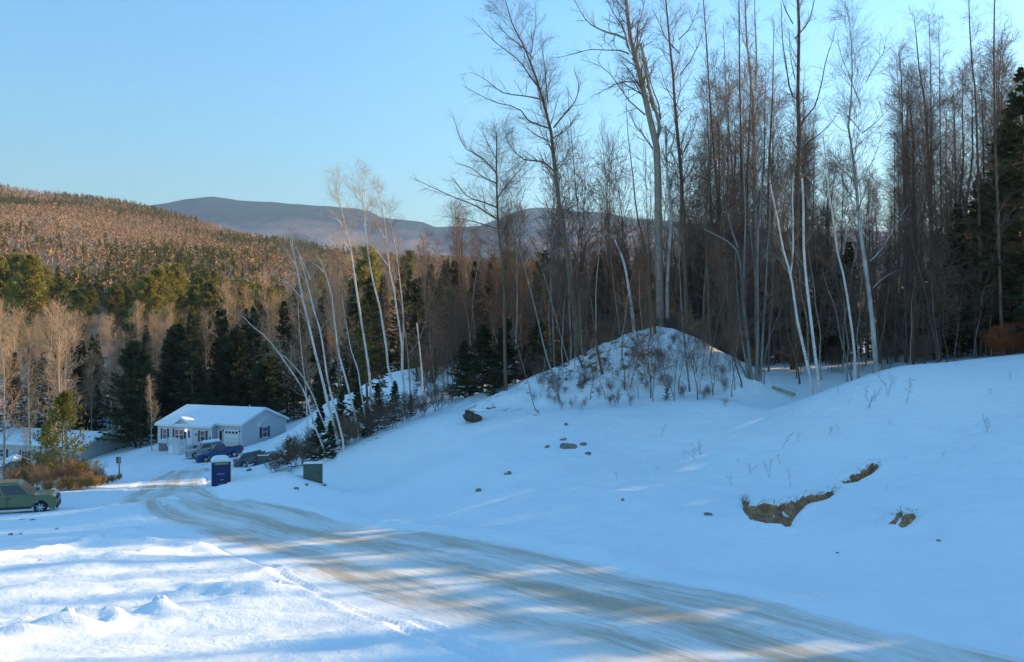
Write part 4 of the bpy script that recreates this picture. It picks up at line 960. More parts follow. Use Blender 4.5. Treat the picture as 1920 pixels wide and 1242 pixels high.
# far hillside woods: too many to count
def far_wood(name, n, seed, conif, label, mat, mat2=None, y0=300, y1=1010, px0=-150, px1=1050):
    r = np.random.default_rng(seed)
    Y = np.sqrt(y0*y0 + (y1*y1-y0*y0)*r.random(n)); px = px0 + (px1-px0)*r.random(n); X = (px-960)/F*Y
    dens = fbm(X*0.013, Y*0.007, 4, 66) + 0.35*fbm(X*0.05, Y*0.05, 2, 67) + 0.16*np.sin(Y*0.021+X*0.004)
    keep = (dens > -0.04 + 0.10*r.normal(size=n)) if conif else (dens < 0.22 + 0.15*r.normal(size=n))
    X, Y = X[keep], Y[keep]; n = len(X); Zt = hill_z(X, Y)
    h = (6.5 + 4.5*r.random(n)) if conif else (6.5 + 3.5*r.random(n))
    base = np.stack([X, Y, Zt], 1)
    if conif:
        k = 26; t = 0.12 + 0.88*r.random((n, k))**0.8; a = r.random((n, k))*6.283; rad = (0.21*h)[:, None]*(1-t)**0.8
        p = base[:, None] + np.stack([0*t, 0*t, t*h[:, None]], -1)
        d = nrm(np.stack([np.cos(a), np.sin(a), -0.35+0.9*t**2], -1)); ln = rad*1.25 + 0.5
        V, Fq = blades(p.reshape(-1, 3), d.reshape(-1, 3), ln.ravel(), 0.32*ln.ravel()+0.12, r)
        tp = base + np.stack([0*h, 0*h, h*0.25], 1)
        V2, F2 = blades(tp, np.tile([0, 0, 1.0], (n, 1)), h*0.8, h*0.05, r)
        V, Fq = join([(V, Fq), (V2, F2)])
        o = obj(name, mesh_np(name, V, Fq), mat)
    else:
        k = 12; t = 0.35 + 0.6*r.random((n, k)); a = r.random((n, k))*6.283
        p = base[:, None] + np.stack([0*t, 0*t, t*h[:, None]], -1)
        d = nrm(np.stack([0.75*np.cos(a), 0.75*np.sin(a), 0.75+0*t], -1)); ln = (0.12+0.14*r.random((n, k)))*h[:, None]
        V, Fq = blades(p.reshape(-1, 3), d.reshape(-1, 3), ln.ravel(), 0.15+0.14*r.random(n*k), r)
        V2, F2 = blades(base, nrm(np.stack([0.03*r.normal(size=n), 0.03*r.normal(size=n), np.ones(n)], 1)), h*0.9, 0.10+0.10*r.random(n), r)
        me = mesh_np(name, *join([(V, Fq), (V2, F2)]))
        me.materials.append(mat); me.materials.append(mat2)
        me.polygons.foreach_set('material_index', np.concatenate([np.zeros(len(Fq)), np.ones(len(F2))]).astype(np.int32))
        o = obj(name, me)
    tag(o, label, 'woods', kind='stuff'); return o
NEEDLE_FAR = needle_mat('needles_far', (0.11, 0.105, 0.02), (0.24, 0.19, 0.045), 0.03)
HARD_FAR = plain('hardwood_far', (0.37, 0.235, 0.125), 0.9, var=0.25, vscale=0.02, spec=0.0)
HARD_STEM = plain('hardwood_stem_far', (0.40, 0.31, 0.22), 0.9, spec=0.0)
far_wood('conifer_woods', 12000, 5, True, 'olive conifers mixed through the far wooded hillside', NEEDLE_FAR)
far_wood('hardwood_woods', 20000, 6, False, 'pinkish bare hardwoods covering the far hillside', HARD_FAR, HARD_STEM)
# the woods go on past the right edge of the picture (unseen, laid out to shade the bank and streak the road)
def side_woods():
    r = np.random.default_rng(77); spots = []; parts_ = {'needle': [], 'bark': []}
    lo = []
    for k in range(3): lo.append(('s', list(conifer(r, 13.0, 2.6, nbr=60, nbl=6, blade=(1.15, 0.28), gap=0.15))))
    for q in lo: q[1][0] = (q[1][0][0][:72], q[1][0][1][:66])
    for k in range(3):
        st, rd = auto_stem(r, 17.0, 0.12, lean=0.04, curve=1.0)
        lo.append(('b', bare_tree([(st, rd, False)], r, blen=(0.6, 2.8), n1=24, n2=3, n3=0, ang=38, up=0.6, t0=0.25, minr=0.012, l2=(0.5, 1.6))))
    def fill(n, x0, x1, y0, y1, kind, smin, smax, md, wide=1.15, ok=None):
        c = 0
        for i in range(n*60):
            if c >= n: break
            Y = y0 + (y1-y0)*r.random(); X = x0 + (x1-x0)*r.random()
            if X < 0.66*Y + 4.5 or in_light(X, Y) or (ok and not ok(X, Y)) or any((X-a)**2+(Y-b)**2 < md*md for a, b in spots): continue
            spots.append((X, Y)); c += 1; s = smin+(smax-smin)*r.random(); a = r.random()*6.28
            tr, cr = lo[(0 if kind == 's' else 3) + int(r.random()*3)][1]
            ca, sa = math.cos(a), math.sin(a); o = np.array([X, Y, gz(X, Y)-0.15])
            def tf(V): return np.stack([(V[:, 0]*ca - V[:, 1]*sa)*s*wide, (V[:, 0]*sa + V[:, 1]*ca)*s*wide, V[:, 2]*s], 1) + o
            parts_['bark'].append((tf(tr[0]), tr[1])); parts_['needle' if kind == 's' else 'bark'].append((tf(cr[0]), cr[1]))
    fill(100, 37, 82, 54, 104, 's', 0.85, 1.15, 1.5)     # thick spruces behind the bank
    fill(70, 44, 80, 36, 60, 's', 0.75, 1.05, 1.6)       # and beside the road
    fill(34, 36, 62, 27, 50, 's', 0.34, 0.50, 1.5)       # young growth nearer the road
    band = lambda X, Y: abs(Y - (0.554*X + 22.9)) < 9.5
    fill(13, 46, 86, 38, 80, 's', 1.30, 1.75, 2.2, 0.62, band)    # taller ones added to streak the lower road with shade
    fill(24, 46, 90, 38, 80, 'b', 1.2, 1.7, 1.6, 1.0, band)
    fill(60, 38, 105, 30, 95, 'b', 0.9, 1.3, 1.6)
    V1, F1 = join(parts_['needle']); V2, F2 = join(parts_['bark'])
    me = mesh_np('woods', *join([(V1, F1), (V2, F2)])); me.materials.append(NEEDLE_SPRUCE); me.materials.append(BARK_BROWN)
    me.polygons.foreach_set('material_index', np.concatenate([np.zeros(len(F1)), np.ones(len(F2))]).astype(np.int32))
    tag(obj('woods', me), 'mixed woods continuing past the right edge of the picture', 'woods', kind='stuff')
side_woods()
# ------------------------------------------------------------------ materials of built things
m, nt, b = nmat('siding')
vec = coord(nt); sp = N(nt, 'ShaderNodeSeparateXYZ'); nt.links.new(vec, sp.inputs[0])
saw = math_(nt, 'FRACT', math_(nt, 'MULTIPLY', sp.outputs[2], 8.0)); bump(nt, b, saw, 0.5, 0.015)
r = ramp(nt, [(0.3, (0.50, 0.515, 0.53)), (0.7, (0.56, 0.575, 0.59))], noise(nt, vec, 1.2, 4)); nt.links.new(r.outputs[0], b.inputs['Base Color']); b.inputs['Roughness'].default_value = 0.6
SIDING = m
SIDING2 = plain('siding_taupe', (0.46, 0.43, 0.40), 0.7, var=0.08, vscale=1.0)
TRIM = plain('white_trim', (0.74, 0.75, 0.76), 0.5, var=0.05)
SHUT = plain('shutter_navy', (0.022, 0.025, 0.045), 0.5, var=0.2)
CONC = plain('foundation', (0.16, 0.16, 0.15), 0.9, var=0.25, vscale=4)
GLASS = plain('window_glass', (0.035, 0.045, 0.06), 0.06, spec=0.6)
CURT = plain('curtain_red', (0.42, 0.10, 0.10), 0.8, var=0.3, vscale=8)
DARKIN = plain('dark_interior', (0.012, 0.012, 0.014), 0.8)
ROOFM = plain('shingle', (0.06, 0.06, 0.065), 0.9, var=0.2, vscale=6)
m, nt, b = nmat('porch_bulb'); b.inputs['Emission Color'].default_value = (1, 0.93, 0.75, 1); b.inputs['Emission Strength'].default_value = 2.5; BULB = m

def win(parent, plane, c, z, w, h, off, shutters=True, sw=0.36, curtain=False):
    """window in a wall: plane 'y' (wall runs along x at y=off, facing -y) or 'x' (wall runs along y at x=off, facing +x)"""
    def bx(a0, a1, z0, z1, d0, d1):
        mb = MB()
        if plane == 'y': mb.box(a0, a1, off-d1, off-d0, z0, z1)
        else: mb.box(off+d0, off+d1, a0, a1, z0, z1)
        return mb
    fr = MB(); t = 0.07
    for q in (bx(c-w/2, c-w/2+t, z, z+h, 0, 0.06), bx(c+w/2-t, c+w/2, z, z+h, 0, 0.06), bx(c-w/2+t, c+w/2-t, z+h-t, z+h, 0, 0.06), bx(c-w/2+t, c+w/2-t, z, z+t, 0, 0.06), bx(c-w/2+t, c+w/2-t, z+h/2-0.03, z+h/2+0.03, 0, 0.055)):
        fr.add(q.v, q.f)
    f = fr.build('window', TRIM, parent)
    bx(c-w/2+t, c+w/2-t, z+t, z+h/2-0.03, 0.005, 0.02).build('pane', GLASS, f)
    bx(c-w/2+t, c+w/2-t, z+h/2+0.03, z+h-t, 0.005, 0.025).build('pane', CURT if curtain else GLASS, f)
    if plane == 'x' or w > 1.0:
        mu = MB()
        q = bx(c-0.012, c+0.012, z+h/2+0.03, z+h-t, 0.026, 0.04); mu.add(q.v, q.f); mu.build('glazing_bar', TRIM, f)
    bx(c-w/2-0.05, c+w/2+0.05, z-0.06, z, 0, 0.09).build('sill', TRIM, f)
    if shutters:
        for s in (-1, 1):
            a = c + s*(w/2 + sw/2 + 0.02)
            bx(a-sw/2, a+sw/2, z-0.02, z+h+0.02, 0, 0.045).build('shutter', SHUT, parent, bevel=0.01)

def roof_z(y, y0, ridge, e): return ridge - e*abs(y - y0)
def gable_house():
    base = P(452, 838.5, 103.0)
    H = empty('grey_house', base, math.atan2(-0.39, 0.92)); H.scale = (0.93, 0.93, 1.0)
    tag(H, 'grey sided ranch house with snowy roof, navy shutters and attached garage', 'house')
    e, y0, ridge = 0.345, 4.7, 4.32
    zr = lambda y: roof_z(y, y0, ridge, e)
    # walls: garage end and the main body standing 0.9 m forward
    w = MB()
    w.prism([(0, 0), (9.4, 0), (9.4, zr(9.4)), (4.7, ridge), (0, zr(0))], 'x', -4.2, 0)
    w.prism([(-0.9, 0.0), (9.4, 0.0), (9.4, zr(9.4)), (4.7, ridge), (-0.9, zr(-0.9))], 'x', -13.8, -4.2)
    w.build('wall', SIDING, H)
    MB().box(-13.75, 0-0.03, -0.85, 9.35, -2.2, -0.003).build('foundation', CONC, H)
    for (x, y, z1) in ((-0.05, -0.03, zr(0)), (-13.83, -0.93, zr(-0.9)), (-4.27, -0.93, zr(-0.9)), (-0.07, 9.33, zr(9.4))): MB().box(x, x+0.1, y, y+0.1, 0, z1-0.02).build('corner_board', TRIM, H)
    rf = MB()
    def slab(mb, ya, yb, xa, xb, d0, d1):
        mb.prism([(ya, zr(ya)+d0), (y0, ridge+d0), (yb, zr(yb)+d0), (yb, zr(yb)+d1), (y0, ridge+d1), (ya, zr(ya)+d1)], 'x', xa, xb)
    slab(rf, -1.25, 9.75, -14.15, -3.95, 0.004, 0.17); slab(rf, -0.35, 9.75, -3.949, 0.35, 0.004, 0.17)
    R = rf.build('roof', TRIM, H)
    sn = MB(); slab(sn, -1.22, 9.72, -14.12, -3.98, 0.173, 0.33); slab(sn, -0.32, 9.72, -3.979, 0.32, 0.173, 0.33)
    # cross gable over the entry
    gx0, gx1, gm, gz1 = -11.0, -7.6, -9.35, 3.25
    ez = zr(-0.95)
    MB().prism([(gx0, ez-0.05), (gx1, ez-0.05), (gm, gz1)], 'y', -0.93, 2.0).build('entry_gable', SIDING, H)
    def gtop(d0, d1, ov):
        q = 0.55
        return [(gx0-ov, ez-0.02+d0-ov*q), (gm, gz1+d0), (gx1+ov, ez-0.02+d0-ov*q), (gx1+ov, ez-0.02+d1-ov*q), (gm, gz1+d1), (gx0-ov, ez-0.02+d1-ov*q)]
    MB().prism(gtop(0.02, 0.16, 0.25), 'y', -1.28, 2.3).build('gable_roof', TRIM, R)
    sn.prism(gtop(0.163, 0.34, 0.22), 'y', -1.255, 2.4)
    s_ = sn.build('roof_snow', SNOW, R, bevel=0.05)
    MB().cyl((-3.0, 5.2, 4.2), 0.06, 0.6, n=8).build('vent_pipe', TRIM, R)
    # windows and doors
    off = -0.9
    win(H, 'y', -12.55, 0.55, 0.75, 1.35, off, curtain=True)
    win(H, 'y', -10.35, 0.55, 0.78, 1.35, off, shutters=False, curtain=True); win(H, 'y', -9.53, 0.55, 0.78, 1.35, off, shutters=False, curtain=True)
    for a in (-10.95, -8.93): MB().box(a-0.17, a+0.17, off-0.045, off, 0.5, 1.95).build('shutter', SHUT, H, bevel=0.01)
    win(H, 'y', -5.75, 0.5, 0.9, 1.4, off)
    win(H, 'x', 4.75, 0.75, 1.05, 1.35, 0.0, sw=0.5)
    d = MB().box(-8.6, -7.7, off-0.05, off, 0.0, 2.05).build('door', TRIM, H)
    MB().box(-8.32, -7.98, off-0.06, off-0.051, 0.9, 1.85).build('pane', GLASS, d); MB().box(-7.82, -7.77, off-0.10, off-0.051, 0.95, 1.02).build('handle', SHUT, d)
    MB().box(-8.8, -8.62, off-0.12, off, 1.72, 1.94).build('porch_light', BULB, H)
    d2 = MB().box(-3.85, -3.15, -0.04, 0, -0.02, 2.0).build('door', TRIM, H); MB().box(-3.66, -3.22, -0.05, -0.041, 0.05, 1.9).build('pane', DARKIN, d2)
    gd = MB().box(-2.85, -0.4, -0.05, 0, -0.1, 2.1).build('garage_door', TRIM, H)
    for k in range(4): MB().box(-2.62+k*0.56, -2.22+k*0.56, -0.06, -0.051, 1.62, 1.88).build('pane', DARKIN, gd)
    for k in range(3): MB().box(-2.85, -0.4, -0.058, -0.0505, 0.45+k*0.52, 0.47+k*0.52).build('panel_joint', CONC, gd)
    MB().box(-7.05, -6.75, off-0.06, off, 1.25, 1.45).build('wall_plaque', SHUT, H)
    MB().box(-11.9, -11.5, off-0.25, off, -0.35, -0.2).build('flower_box', SHUT, H)
    for x in (-0.2, -3.0): MB().box(x-0.06, x+0.06, -0.14, 0, 1.85, 2.05).build('wall_lamp', SHUT, H)
    MB().box(-4.55, -4.4, off-0.1, off, 0.2, 1.2).build('down_box', SHUT, H)
    # porch
    MB().box(-10.5, -7.3, -2.5, off-0.001, -0.14, -0.03).build('porch_deck', TRIM, H)
    MB().box(-10.4, -7.4, -2.4, off-0.01, -1.6, -0.15).build('porch_skirt', TRIM, H)
    def rail(pts_):
        for (xa, ya, za), (xb, yb, zb) in zip(pts_[:-1], pts_[1:]):
            for dz in (0.12, 0.92):
                mb = MB(); n = nrm(np.array([yb-ya, xa-xb, 0.0]))*0.035
                A = np.array([xa, ya, za+dz]); Bq = np.array([xb, yb, zb+dz]); u = np.array([0, 0, 0.07])
                mb.loft([[A-n, A+n, A+n+u, A-n+u], [Bq-n, Bq+n, Bq+n+u, Bq-n+u]]); mb.build('rail', TRIM, H)
            L = math.dist((xa, ya), (xb, yb)); k = max(2, int(L/0.16))
            for i in range(k+1):
                t = i/k; x, y, z = xa+(xb-xa)*t, ya+(yb-ya)*t, za+(zb-za)*t
                s = 0.05 if i in (0, k) else 0.022
                MB().box(x-s, x+s, y-s, y+s, z, z+(1.02 if s > 0.03 else 0.95)).build('post' if s > 0.03 else 'baluster', TRIM, H)
    rail([(-10.45, -1.0, -0.03), (-10.45, -2.45, -0.03), (-8.3, -2.45, -0.03)])
    rail([(-8.3, -2.5, -0.03), (-8.3, -3.7, -0.85)]); rail([(-7.35, -2.5, -0.03), (-7.35, -3.7, -0.85)])
    for k in range(5): MB().box(-8.25, -7.4, -2.5-0.26*(k+1), -2.5-0.26*k-0.002, -0.2-0.17*(k+1), -0.15-0.17*(k+1)).build('step', TRIM, H)
    return H
gable_house()

def low_house():
    eave = P(152, 840, 117.0); base = eave - np.array([0, 0, 2.6])
    H = empty('taupe_house', base, math.radians(-21)); tag(H, 'low taupe ranch house with long snowy roof at far left behind a pine', 'house')
    e, y0, ridge = 0.33, 4.5, 2.6 + 0.33*4.5
    zr = lambda y: roof_z(y, y0, ridge, e)
    MB().prism([(0, -1.5), (9, -1.5), (9, zr(9)), (4.5, ridge), (0, zr(0))], 'x', -19, 0).build('wall', SIDING2, H)
    def slab(d0, d1, o): return MB().prism([(-0.4+o, zr(-0.4+o)+d0), (y0, ridge+d0), (9.4-o, zr(9.4-o)+d0), (9.4-o, zr(9.4-o)+d1), (y0, ridge+d1), (-0.4+o, zr(-0.4+o)+d1)], 'x', -19.4+o, 0.4-o)
    R = slab(0.004, 0.2, 0).build('roof', TRIM, H); slab(0.203, 0.36, 0.03).build('roof_snow', SNOW, R, bevel=0.05)
    win(H, 'x', 6.9, 0.5, 1.0, 1.3, 0.0, sw=0.45)
    for x in (-15.5, -11, -6): win(H, 'y', x, 0.5, 1.3, 1.2, 0.0, sw=0.4)
    MB().prism([(9.0, 1.6), (11.2, 1.6), (11.2, 1.75), (9.0, 2.1)], 'x', -3, 0.1).build('lean_to_roof', TRIM, H)
    MB().box(-2.8, -0.05, 9.01, 11.0, -1.5, 1.58).build('lean_to_wall', SIDING2, H)
low_house()

def shed():
    x, Y = (26-960)/F*84, 84.0; z = gz(x, Y)
    pk = P(26, 858, Y)[2]; h = pk - z
    S = empty('garden_shed', (x, Y, z), math.radians(28)); tag(S, 'small pale shed with thick sunlit snow on its roof, partly behind shrubs', 'shed')
    ev = h - 1.25
    MB().prism([(-2.2, -0.6), (2.2, -0.6), (2.2, ev), (0, h-0.25), (-2.2, ev)], 'y', -1.6, 2.5).build('wall', plain('shed_wall', (0.55, 0.52, 0.47), 0.8, var=0.1), S)
    def top(d0, d1, o): return MB().prism([(-2.7+o, ev-0.28+d0), (0, h-0.25+d0), (2.7-o, ev-0.28+d0), (2.7-o, ev-0.28+d1), (0, h-0.25+d1), (-2.7+o, ev-0.28+d1)], 'y', -2.0+o, 2.9-o)
    R = top(0.004, 0.09, 0).build('roof', ROOFM, S); top(0.093, 0.28, 0.03).build('roof_snow', SNOW, R, bevel=0.05)
    d = MB().box(-0.5, 0.5, -1.65, -1.601, -0.3, max(0.9, ev-0.3)).build('door', TRIM, S); MB().box(0.35, 0.4, -1.7, -1.651, 0.3, 0.45).build('handle', SHUT, d)
shed()

# ------------------------------------------------------------------ vehicles
TYRE = plain('tyre', (0.018, 0.018, 0.02), 0.85, var=0.3, vscale=10); RIM = plain('alloy', (0.55, 0.56, 0.58), 0.3, metal=0.8); PLAST = plain('black_plastic', (0.02, 0.02, 0.022), 0.55)
LAMP = plain('headlamp', (0.75, 0.78, 0.8), 0.12, spec=0.8); TAIL = plain('tail_lamp', (0.45, 0.02, 0.02), 0.2)
def paint(name, c, metal=0.35): return plain(name, c, 0.35, metal=metal, coat=0.6)
def vehicle(name, label, cat, px, py, Y, heading, L, W, Hh, col, belt, clear, hood, cab, wheels, wr, bed=None, deck=None, snow=False, nose=0.25, tail=0.12, rails=False, ztweak=0.0):
    """x forward. hood: (x where windscreen starts, hood height at nose). cab: (xr_b, xf_b, xr_t, xf_t)"""
    x = (px-960)/F*Y; hd = math.radians(heading)
    za = [gz(x + d*math.cos(hd), Y + d*math.sin(hd)) for d in (-wheels[1], wheels[0])]
    pitch = -math.atan2(za[1]-za[0], wheels[0]+wheels[1]); z = (za[0]*wheels[0]+za[1]*wheels[1])/(wheels[0]+wheels[1])
    V = empty(name, (x, Y, z + ztweak + 0.0)); V.rotation_euler = (0, pitch*0.8, hd); tag(V, label, cat)
    h2 = L/2; xw, hn = hood; xrb, xfb, xrt, xft = cab
    def arch(cx):
        return [(cx + (wr+0.07)*math.cos(a), max(clear, wr + (wr+0.07)*math.sin(a))) for a in np.linspace(math.pi*1.04, -0.04*math.pi, 9)][::1]
    top = [(h2-0.02, clear+0.22), (h2, clear+0.42), (h2-nose*0.35, hn-0.10), (h2-nose, hn), (xw, belt)]
    top += [(xrb, belt)] if bed is None else [(xrb, belt), (xrb, belt)]
    if bed is not None: rear = [(-h2, belt-0.02), (-h2, clear+0.25)]
    elif deck is not None: rear = [(deck[0], deck[1]), (-h2+0.05, deck[1]-0.06), (-h2, clear+0.45), (-h2+tail, clear+0.05)]
    else: rear = [(-h2+tail*0.5, belt-0.02), (-h2, clear+0.45), (-h2+0.06, clear+0.06)]
    low = [(-h2+0.1, clear)] + arch(-wheels[1]) + arch(wheels[0]) + [(h2-0.12, clear)]
    poly = top + rear + low
    n = len(poly); rings = []
    for yy, ins, zi in ((-W/2, 0.05, 0.02), (-W/2+0.06, 0.0, 0.0), (W/2-0.06, 0.0, 0.0), (W/2, 0.05, 0.02)):
        rings.append([(px_*(1-ins/h2*0.6), yy, pz if pz < clear+0.1 else pz - zi) for px_, pz in poly])
    # bulge of the flanks
    mb = MB(); mb.loft(rings); body = mb.build('body', col, V)
    md = body.modifiers.new('bevel', 'BEVEL'); md.width = 0.04; md.segments = 2; md.limit_method = 'ANGLE'; md.angle_limit = math.radians(35)
    # cabin
    wi, wt = W/2-0.04, W/2-0.16
    rb = [(xrb, -wi, belt-0.02), (xfb, -wi, belt-0.02), (xfb, wi, belt-0.02), (xrb, wi, belt-0.02)]
    def ring(t):
        f = lambda a, c: a+(c-a)*t
        return [(f(xrb, xrt), -f(wi, wt), f(belt-0.02, Hh)), (f(xfb, xft), -f(wi, wt), f(belt-0.02, Hh)), (f(xfb, xft), f(wi, wt), f(belt-0.02, Hh)), (f(xrb, xrt), f(wi, wt), f(belt-0.02, Hh))]
    mid = ring(1.0); crown = [(p[0]*0.93+0.07*(xrt+xft)/2, p[1]*0.86, Hh+0.05) for p in mid]
    cb = MB(); cb.loft([ring(0), ring(0.97), mid, crown]); cabo = cb.build('cabin', col, V); md = cabo.modifiers.new('bevel', 'BEVEL'); md.width = 0.05; md.segments = 2; md.limit_method = 'ANGLE'
    def facept(s, u, t, o):   # side glass point: s side, u along, t up
        a = xrb+(xfb-xrb)*u; c = xrt+(xft-xrt)*u
        return (a+(c-a)*t, s*(wi+(wt-wi)*t+o), belt-0.02+(Hh-belt+0.02)*t)
    def panel(name_, q, mat, th):
        nrmv = np.cross(np.array(q[1])-np.array(q[0]), np.array(q[3])-np.array(q[0])); nrmv = nrmv/np.linalg.norm(nrmv)*th
        A = [np.array(p) for p in q]; MB().loft([A, [p+nrmv for p in A]]).build(name_, mat, V)
    nwin = 2
    for s in (-1, 1):
        for k in range(nwin):
            u0 = 0.06 + k*0.46; u1 = u0 + 0.42
            q = [facept(s, u0, 0.10, 0.004), facept(s, u1, 0.10, 0.004), facept(s, u1, 0.86, 0.004), facept(s, u0, 0.86, 0.004)]
            panel('side_window', q if s < 0 else q[::-1], GLASS, 0.012)
        # mirror, handles, sill
        mx_ = facept(s, 0.97, 0.05, 0.0); MB().box(mx_[0]-0.02, mx_[0]+0.16, min(s*(wi), s*(wi+0.22)), max(s*wi, s*(wi+0.22)), belt-0.02, belt+0.13).build('mirror', col, V, bevel=0.03)
        for k in range(2):
            hx = facept(s, 0.10+0.46*k, 0, 0)[0]; MB().box(hx, hx+0.16, s*W/2-0.02 if s > 0 else s*W/2-0.025, s*W/2+0.025 if s > 0 else s*W/2+0.02, belt-0.17, belt-0.13).build('door_handle', PLAST if not rails else RIM, V)
            MB().box(hx-0.02+0.0, hx-0.005, s*W/2-0.03, s*W/2+0.003*s if s > 0 else s*W/2+0.03, clear+0.12, belt-0.03).build('door_gap', PLAST, V)
        MB().box(-wheels[1]+wr+0.12, wheels[0]-wr-0.12, s*W/2-0.03 if s > 0 else s*W/2-0.03, s*W/2+0.03, clear+0.12, clear+0.22).build('side_trim', PLAST, V, bevel=0.01)
        MB().box(h2-nose*1.0-0.22, h2-nose*0.35, s*(W/2-0.22)-0.16, s*(W/2-0.22)+0.17, hn-0.24, hn-0.07).build('headlight', LAMP, V, bevel=0.03)
        tz = (deck[1] if deck else belt)
        MB().box(-h2-0.012, -h2+0.22, s*(W/2-0.14)-0.12, s*(W/2-0.14)+0.15, tz-0.42, tz-0.14).build('tail_light', TAIL, V, bevel=0.02)
    def cross(t0, t1, u, front):
        f = lambda t: (xfb+(xft-xfb)*t if front else xrb+(xrt-xrb)*t, wi+(wt-wi)*t-0.10, belt-0.02+(Hh-belt+0.02)*t)
        a, c = f(t0), f(t1); q = [(a[0], -a[1], a[2]), (a[0], a[1], a[2]), (c[0], c[1], c[2]), (c[0], -c[1], c[2])]
        return q if front else q[::-1]
    panel('windscreen', cross(0.08, 0.90, 0, True), GLASS, 0.015); panel('rear_window', cross(0.10, 0.86, 0, False), GLASS, 0.015)
    MB().box(h2-0.06, h2+0.03, -W/2+0.15, W/2-0.15, clear+0.02, clear+0.30).build('bumper', PLAST, V, bevel=0.03)
    MB().box(h2-nose*0.45-0.02, h2-0.005+0.01, -W/2+0.42, W/2-0.42, hn-0.30, hn-0.13).build('grille', PLAST, V, bevel=0.02)
    if bed is not None:
        MB().box(-h2+0.06, xrb-0.06, -W/2+0.12, W/2-0.12, belt-0.02, belt+0.006).build('cargo_bed', DARKIN, V)
        MB().box(-h2-0.09, -h2-0.001, -W/2+0.1, W/2-0.1, clear+0.05, clear+0.22).build('bumper', RIM, V, bevel=0.02)
    else:
        MB().box(-h2-0.03, -h2+0.08, -W/2+0.12, W/2-0.12, clear+0.02, clear+0.26).build('bumper', PLAST, V, bevel=0.03)
    for cx in (wheels[0], -wheels[1]):
        for s in (-1, 1):
            y0 = s*(W/2-0.23); ty = MB(); ty.cyl((cx, min(y0, y0+s*0.22), wr), wr, 0.22, 'y', 22); wh = ty.build('wheel', TYRE, V, bevel=0.03)
            rm = MB(); yf = y0 + s*0.221
            rm.cyl((cx, min(yf, yf+s*0.01), wr), wr*0.66, 0.01, 'y', 22); rmo = rm.build('rim_dish', PLAST, wh)
            spk = MB()
            for k in range(7):
                a = 2*math.pi*k/7; c_, s_ = math.cos(a), math.sin(a); t_ = 0.035
                pts_ = [(0.05, -t_), (wr*0.64, -t_*0.8), (wr*0.64, t_*0.8), (0.05, t_)]
                spk.prism([(cx + u*c_ - v_*s_, wr + u*s_ + v_*c_) for u, v_ in pts_], 'y', min(yf+s*0.011, yf+s*0.03), max(yf+s*0.011, yf+s*0.03))
            spk.cyl((cx, min(yf+s*0.012, yf+s*0.035), wr), 0.06, 0.023, 'y', 12); spk.build('rim', RIM, wh)
    if snow:
        sn = MB(); q = [(p[0]*0.95, p[1]*0.95, Hh+0.03) for p in mid]; sn.loft([q, [(p[0]*0.93, p[1]*0.9, Hh+0.15) for p in mid], [(p[0]*0.75, p[1]*0.7, Hh+0.19) for p in mid]]); sn.build('roof_snow', SNOW, V, bevel=0.03)
    return V
GREEN_P = paint('paint_olive', (0.145, 0.165, 0.07)); BLUE_P = paint('paint_blue', (0.01, 0.045, 0.17)); SILV = paint('paint_silver', (0.36, 0.37, 0.38), 0.5); DGREY = paint('paint_grey', (0.10, 0.105, 0.115), 0.4)
vehicle('green_hatchback', 'boxy olive green hatchback cut off by the left edge of the picture', 'car', 30, 960, 45.0, 22.0, 4.12, 1.79, 1.66, GREEN_P, 1.02, 0.20, (0.85, 0.98), (-1.86, 0.95, -1.70, 0.22), (1.27, 1.28), 0.33)
vehicle('blue_pickup', 'dark blue pickup truck parked in front of the garage', 'truck', 413, 860, 96.5, 205.0, 5.3, 1.9, 1.74, BLUE_P, 1.08, 0.34, (0.95, 1.05), (-0.78, 1.0, -0.62, 0.35), (1.62, 1.55), 0.38, bed=True)
vehicle('silver_suv', 'silver vehicle with snow on its roof, mostly hidden behind the blue pickup', 'car', 388, 858, 100.2, 205.0, 4.6, 1.85, 1.66, SILV, 1.02, 0.24, (0.95, 0.96), (-2.1, 1.0, -1.75, 0.35), (1.38, 1.32), 0.35, snow=True)
vehicle('grey_hatchback', 'grey five-door hatchback with a red tail light, parked beside the gable end', 'car', 482, 868, 87.0, 24.0, 4.5, 1.8, 1.48, DGREY, 0.95, 0.2, (1.0, 0.86), (-1.95, 1.1, -1.25, 0.35), (1.36, 1.32), 0.33, snow=True)

